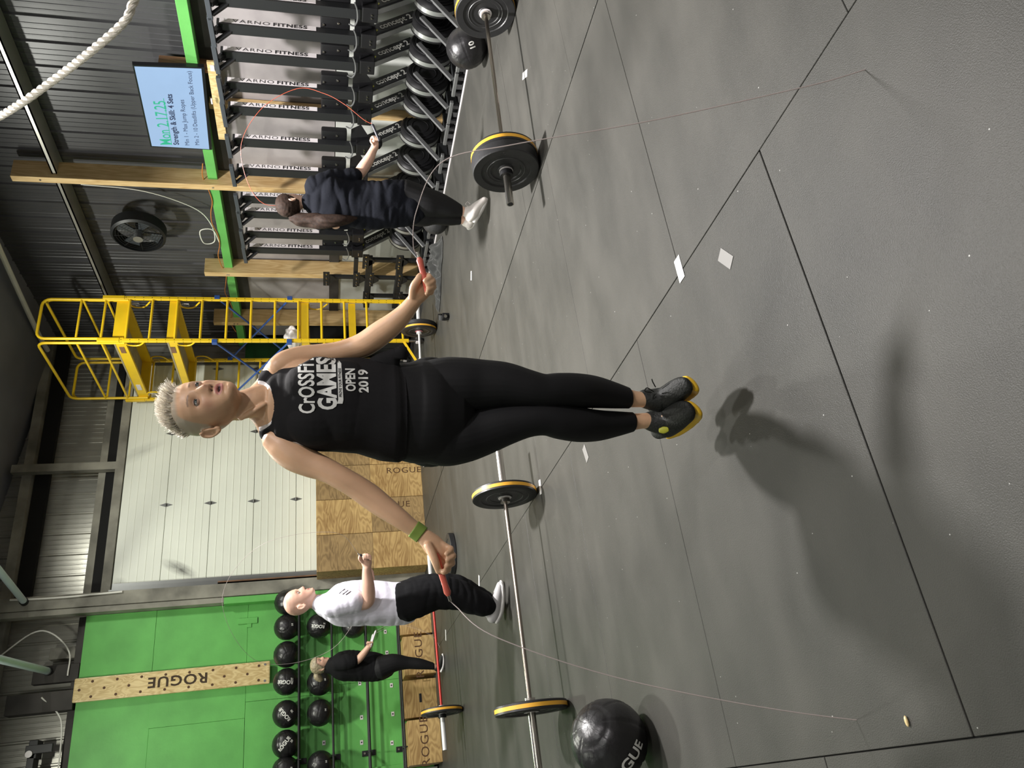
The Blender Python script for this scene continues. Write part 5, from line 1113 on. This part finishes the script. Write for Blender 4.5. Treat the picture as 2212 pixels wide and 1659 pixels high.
limb(bm, sp([(682, 408, -.02, 27), (700, 401, -.02, 26), (722, 393, .0, 24), (748, 386, .02, 21), (764, 382, .03, 20)], KP)); limb(bm, sp([(690, 468, 0, 22), (720, 474, .03, 19), (748, 474, .05, 18)], KP))
ms = solidify_body(bm, .008, 3); garment('t_shirt', ms, msd, 'fabric_navy', PP, thick=.003, extra=lambda co: 1.7*fm(co))
zp = float(atk(997, 455, KP)[2]); zq = float(atk(820, 440, KP)[2])
garment('leggings', bp_, lambda co: np.minimum(co[:, 2]-zp-.0, zq-co[:, 2]), 'fabric_legging', PP, thick=.006, margin=.02)
shoe(PP, [sp([(1004, 458, -.02, 10.5), (1014, 458, -.02, 13), (1020, 459, -.01, 14)], KP), sp([(1014, 470, .0, 11), (1020, 461, -.02, 13.5), (1028, 450, -.03, 12.5), (1038, 440, -.04, 9.5), (1047, 431, -.05, 6.5)], KP)],
     sp([(1024, 476, .0, 7, .9), (1032, 462, -.01, 7.5, 1.3), (1040, 450, -.03, 6.5, 1.3), (1047, 438, -.04, 5, 1.2), (1051, 430, -.05, 3.5, 1)], KP), 'shoe_white', 'sole_white', voxel=.006,
     lace=[[(1012, 447, KP-.06), (1006, 441, KP-.06), (1010, 436, KP-.06), (1016, 441, KP-.06)]])
shoe(PP, [sp([(1000, 475, .05, 9), (1008, 478, .06, 12), (1014, 484, .07, 11)], KP), sp([(1004, 482, .10, 8), (1012, 480, .07, 11), (1018, 474, .03, 10), (1026, 466, -.0, 7)], KP)],
     sp([(1012, 492, .10, 5.5, 1), (1020, 486, .07, 6, 1.2), (1028, 474, .03, 5, 1.1)], KP), 'shoe_white', 'sole_white', voxel=.006)
a_, b_ = atk(820, 305, KP+.0), atk(804, 268, KP-.0); c_, d2 = atk(795, 440, KP+.16), atk(780, 405, KP+.25)
rope_thing('dark-handled rope with a thin red wire swung by the ponytailed woman', [(a_, b_), (c_, d2)], [b_, atk(785, 258, KP), atk(745, 226, KP), atk(700, 202, KP+.02), atk(640, 192, KP+.05), atk(560, 240, KP+.1), atk(520, 330, KP+.2), atk(570, 440, KP+.3), atk(700, 420, KP+.33), d2], 'cable_red', 'handle_dark', r=.0022, hr=.014)
# ---------------------------------------------------------------- small woman far away
KS = 9.74
SP = person('small distant woman in black t-shirt and leggings with grey-blond hair, skipping in profile', *atk(958, 1436, KS)[:2])
bm = bmesh.new()
limb(bm, sp([(703, 1437, 0, 8), (716, 1438, 0, 11), (735, 1438, 0, 24, 1.1), (765, 1438, 0, 27, 1), (795, 1440, 0, 25, 1), (818, 1443, 0, 25, 1.1), (835, 1440, 0, 22, 1.1)], KS))
for dk in (-.08, .08): limb(bm, sp([(820, 1442, dk, 23), (850, 1432, dk, 18), (880, 1432, dk, 12), (905, 1434, dk, 10.5), (930, 1438, dk, 7), (942, 1440, dk, 5.5), (948, 1436, dk, 5), (954, 1424, dk, 4)], KS))
limb(bm, sp([(732, 1434, -.15, 12), (755, 1430, -.18, 10), (772, 1426, -.2, 8.5), (785, 1412, -.2, 7.5), (795, 1399, -.2, 6), (801, 1392, -.2, 6)], KS)); limb(bm, sp([(732, 1430, .15, 11), (760, 1428, .18, 9), (778, 1418, .2, 7.5), (795, 1400, .2, 6)], KS))
for i in range(4): finger(bm, [(797+i*2.6, 1392, KS-.2), (796+i*2.6, 1387, KS-.21), (798+i*2.6, 1388, KS-.24)], [2, 1.9, 1.7])
finger(bm, [(796, 1396, KS-.21), (793, 1390, KS-.22), (794, 1386, KS-.22)], [2.1, 1.9, 1.6])
th = math.radians(80); Fs = -HF*math.cos(th)+HR*math.sin(th); Rs = vnorm(np.cross(Fs, [0, 0, 1])); SM = Matrix.Translation(atk(692, 1436, KS)) @ frame_mat(Rs, Fs, np.array([0, 0, 1.])); head_geo(bm, SM, .97, mouth=0, jaw=.92)
bd = solidify_body(bm, .0075, 2); colour(bd, (.62, .38, .27), head_marks(SM, .97, (.42, .17, .14), (.12, .08, .05), mouth=0)); bs = bd.copy(); link('body', bd, 'skin', SP, smooth=True); eyes(SM, .97, SP)
haircap('hair', SM, .97, 'hair_greyblond', SP, .014)
bm = bmesh.new(); limb(bm, sp([(684, 1452, 0, 6), (686, 1462, 0, 8), (692, 1468, 0, 6)], KS)); soft('hair_bun', bm, .006, 'hair_greyblond', SP)
bm = bmesh.new(); limb(bm, sp([(704, 1441, 0, 11, 1.1), (716, 1439, 0, 18, 1.4), (735, 1438, 0, 29, 1.1), (765, 1438, 0, 31, 1), (800, 1440, 0, 30, 1.05), (818, 1441, 0, 28, 1.1)], KS)); limb(bm, sp([(728, 1434, -.13, 15), (748, 1430, -.18, 15), (762, 1427, -.19, 14)], KS)); limb(bm, sp([(728, 1432, .13, 14), (758, 1428, .18, 14)], KS))
garment('t_shirt', solidify_body(bm, .009, 3), msd, 'fabric_black', SP, thick=.003, extra=fm)
zl = float(atk(936, 1437, KS)[2]); zt = float(atk(790, 1437, KS)[2]); S0 = atk(850, 1435, KS)
garment('leggings', bs, lambda co: np.where((co-S0)@HR > .17, -1, np.minimum(co[:, 2]-zl, zt-co[:, 2])), 'fabric_legging', SP, thick=.007, margin=.02)
for dk in (-.08, .08): shoe(SP, [sp([(943, 1444, dk, 7), (948, 1438, dk, 7.5), (952, 1428, dk, 6), (955, 1417, dk, 4)], KS)], sp([(953, 1450, dk, 3, 2), (957, 1438, dk, 3, 2), (958, 1424, dk, 2.6, 2), (956, 1413, dk, 2, 1.6)], KS), 'shoe_black', 'sole_white', voxel=.007)
a_, b_ = atk(800, 1398, KS-.22), atk(812, 1362, KS-.22); c_, d2 = atk(797, 1402, KS+.2), atk(806, 1370, KS+.2)
rope_thing('pale-handled rope held by the small distant woman', [(a_, b_), (c_, d2)], [b_, atk(860, 1345, KS-.2), atk(930, 1370, KS-.1), atk(950, 1400, KS), atk(930, 1372, KS+.1), atk(860, 1350, KS+.2), d2], 'cable_rope', 'label_white', r=.0012, hr=.013)
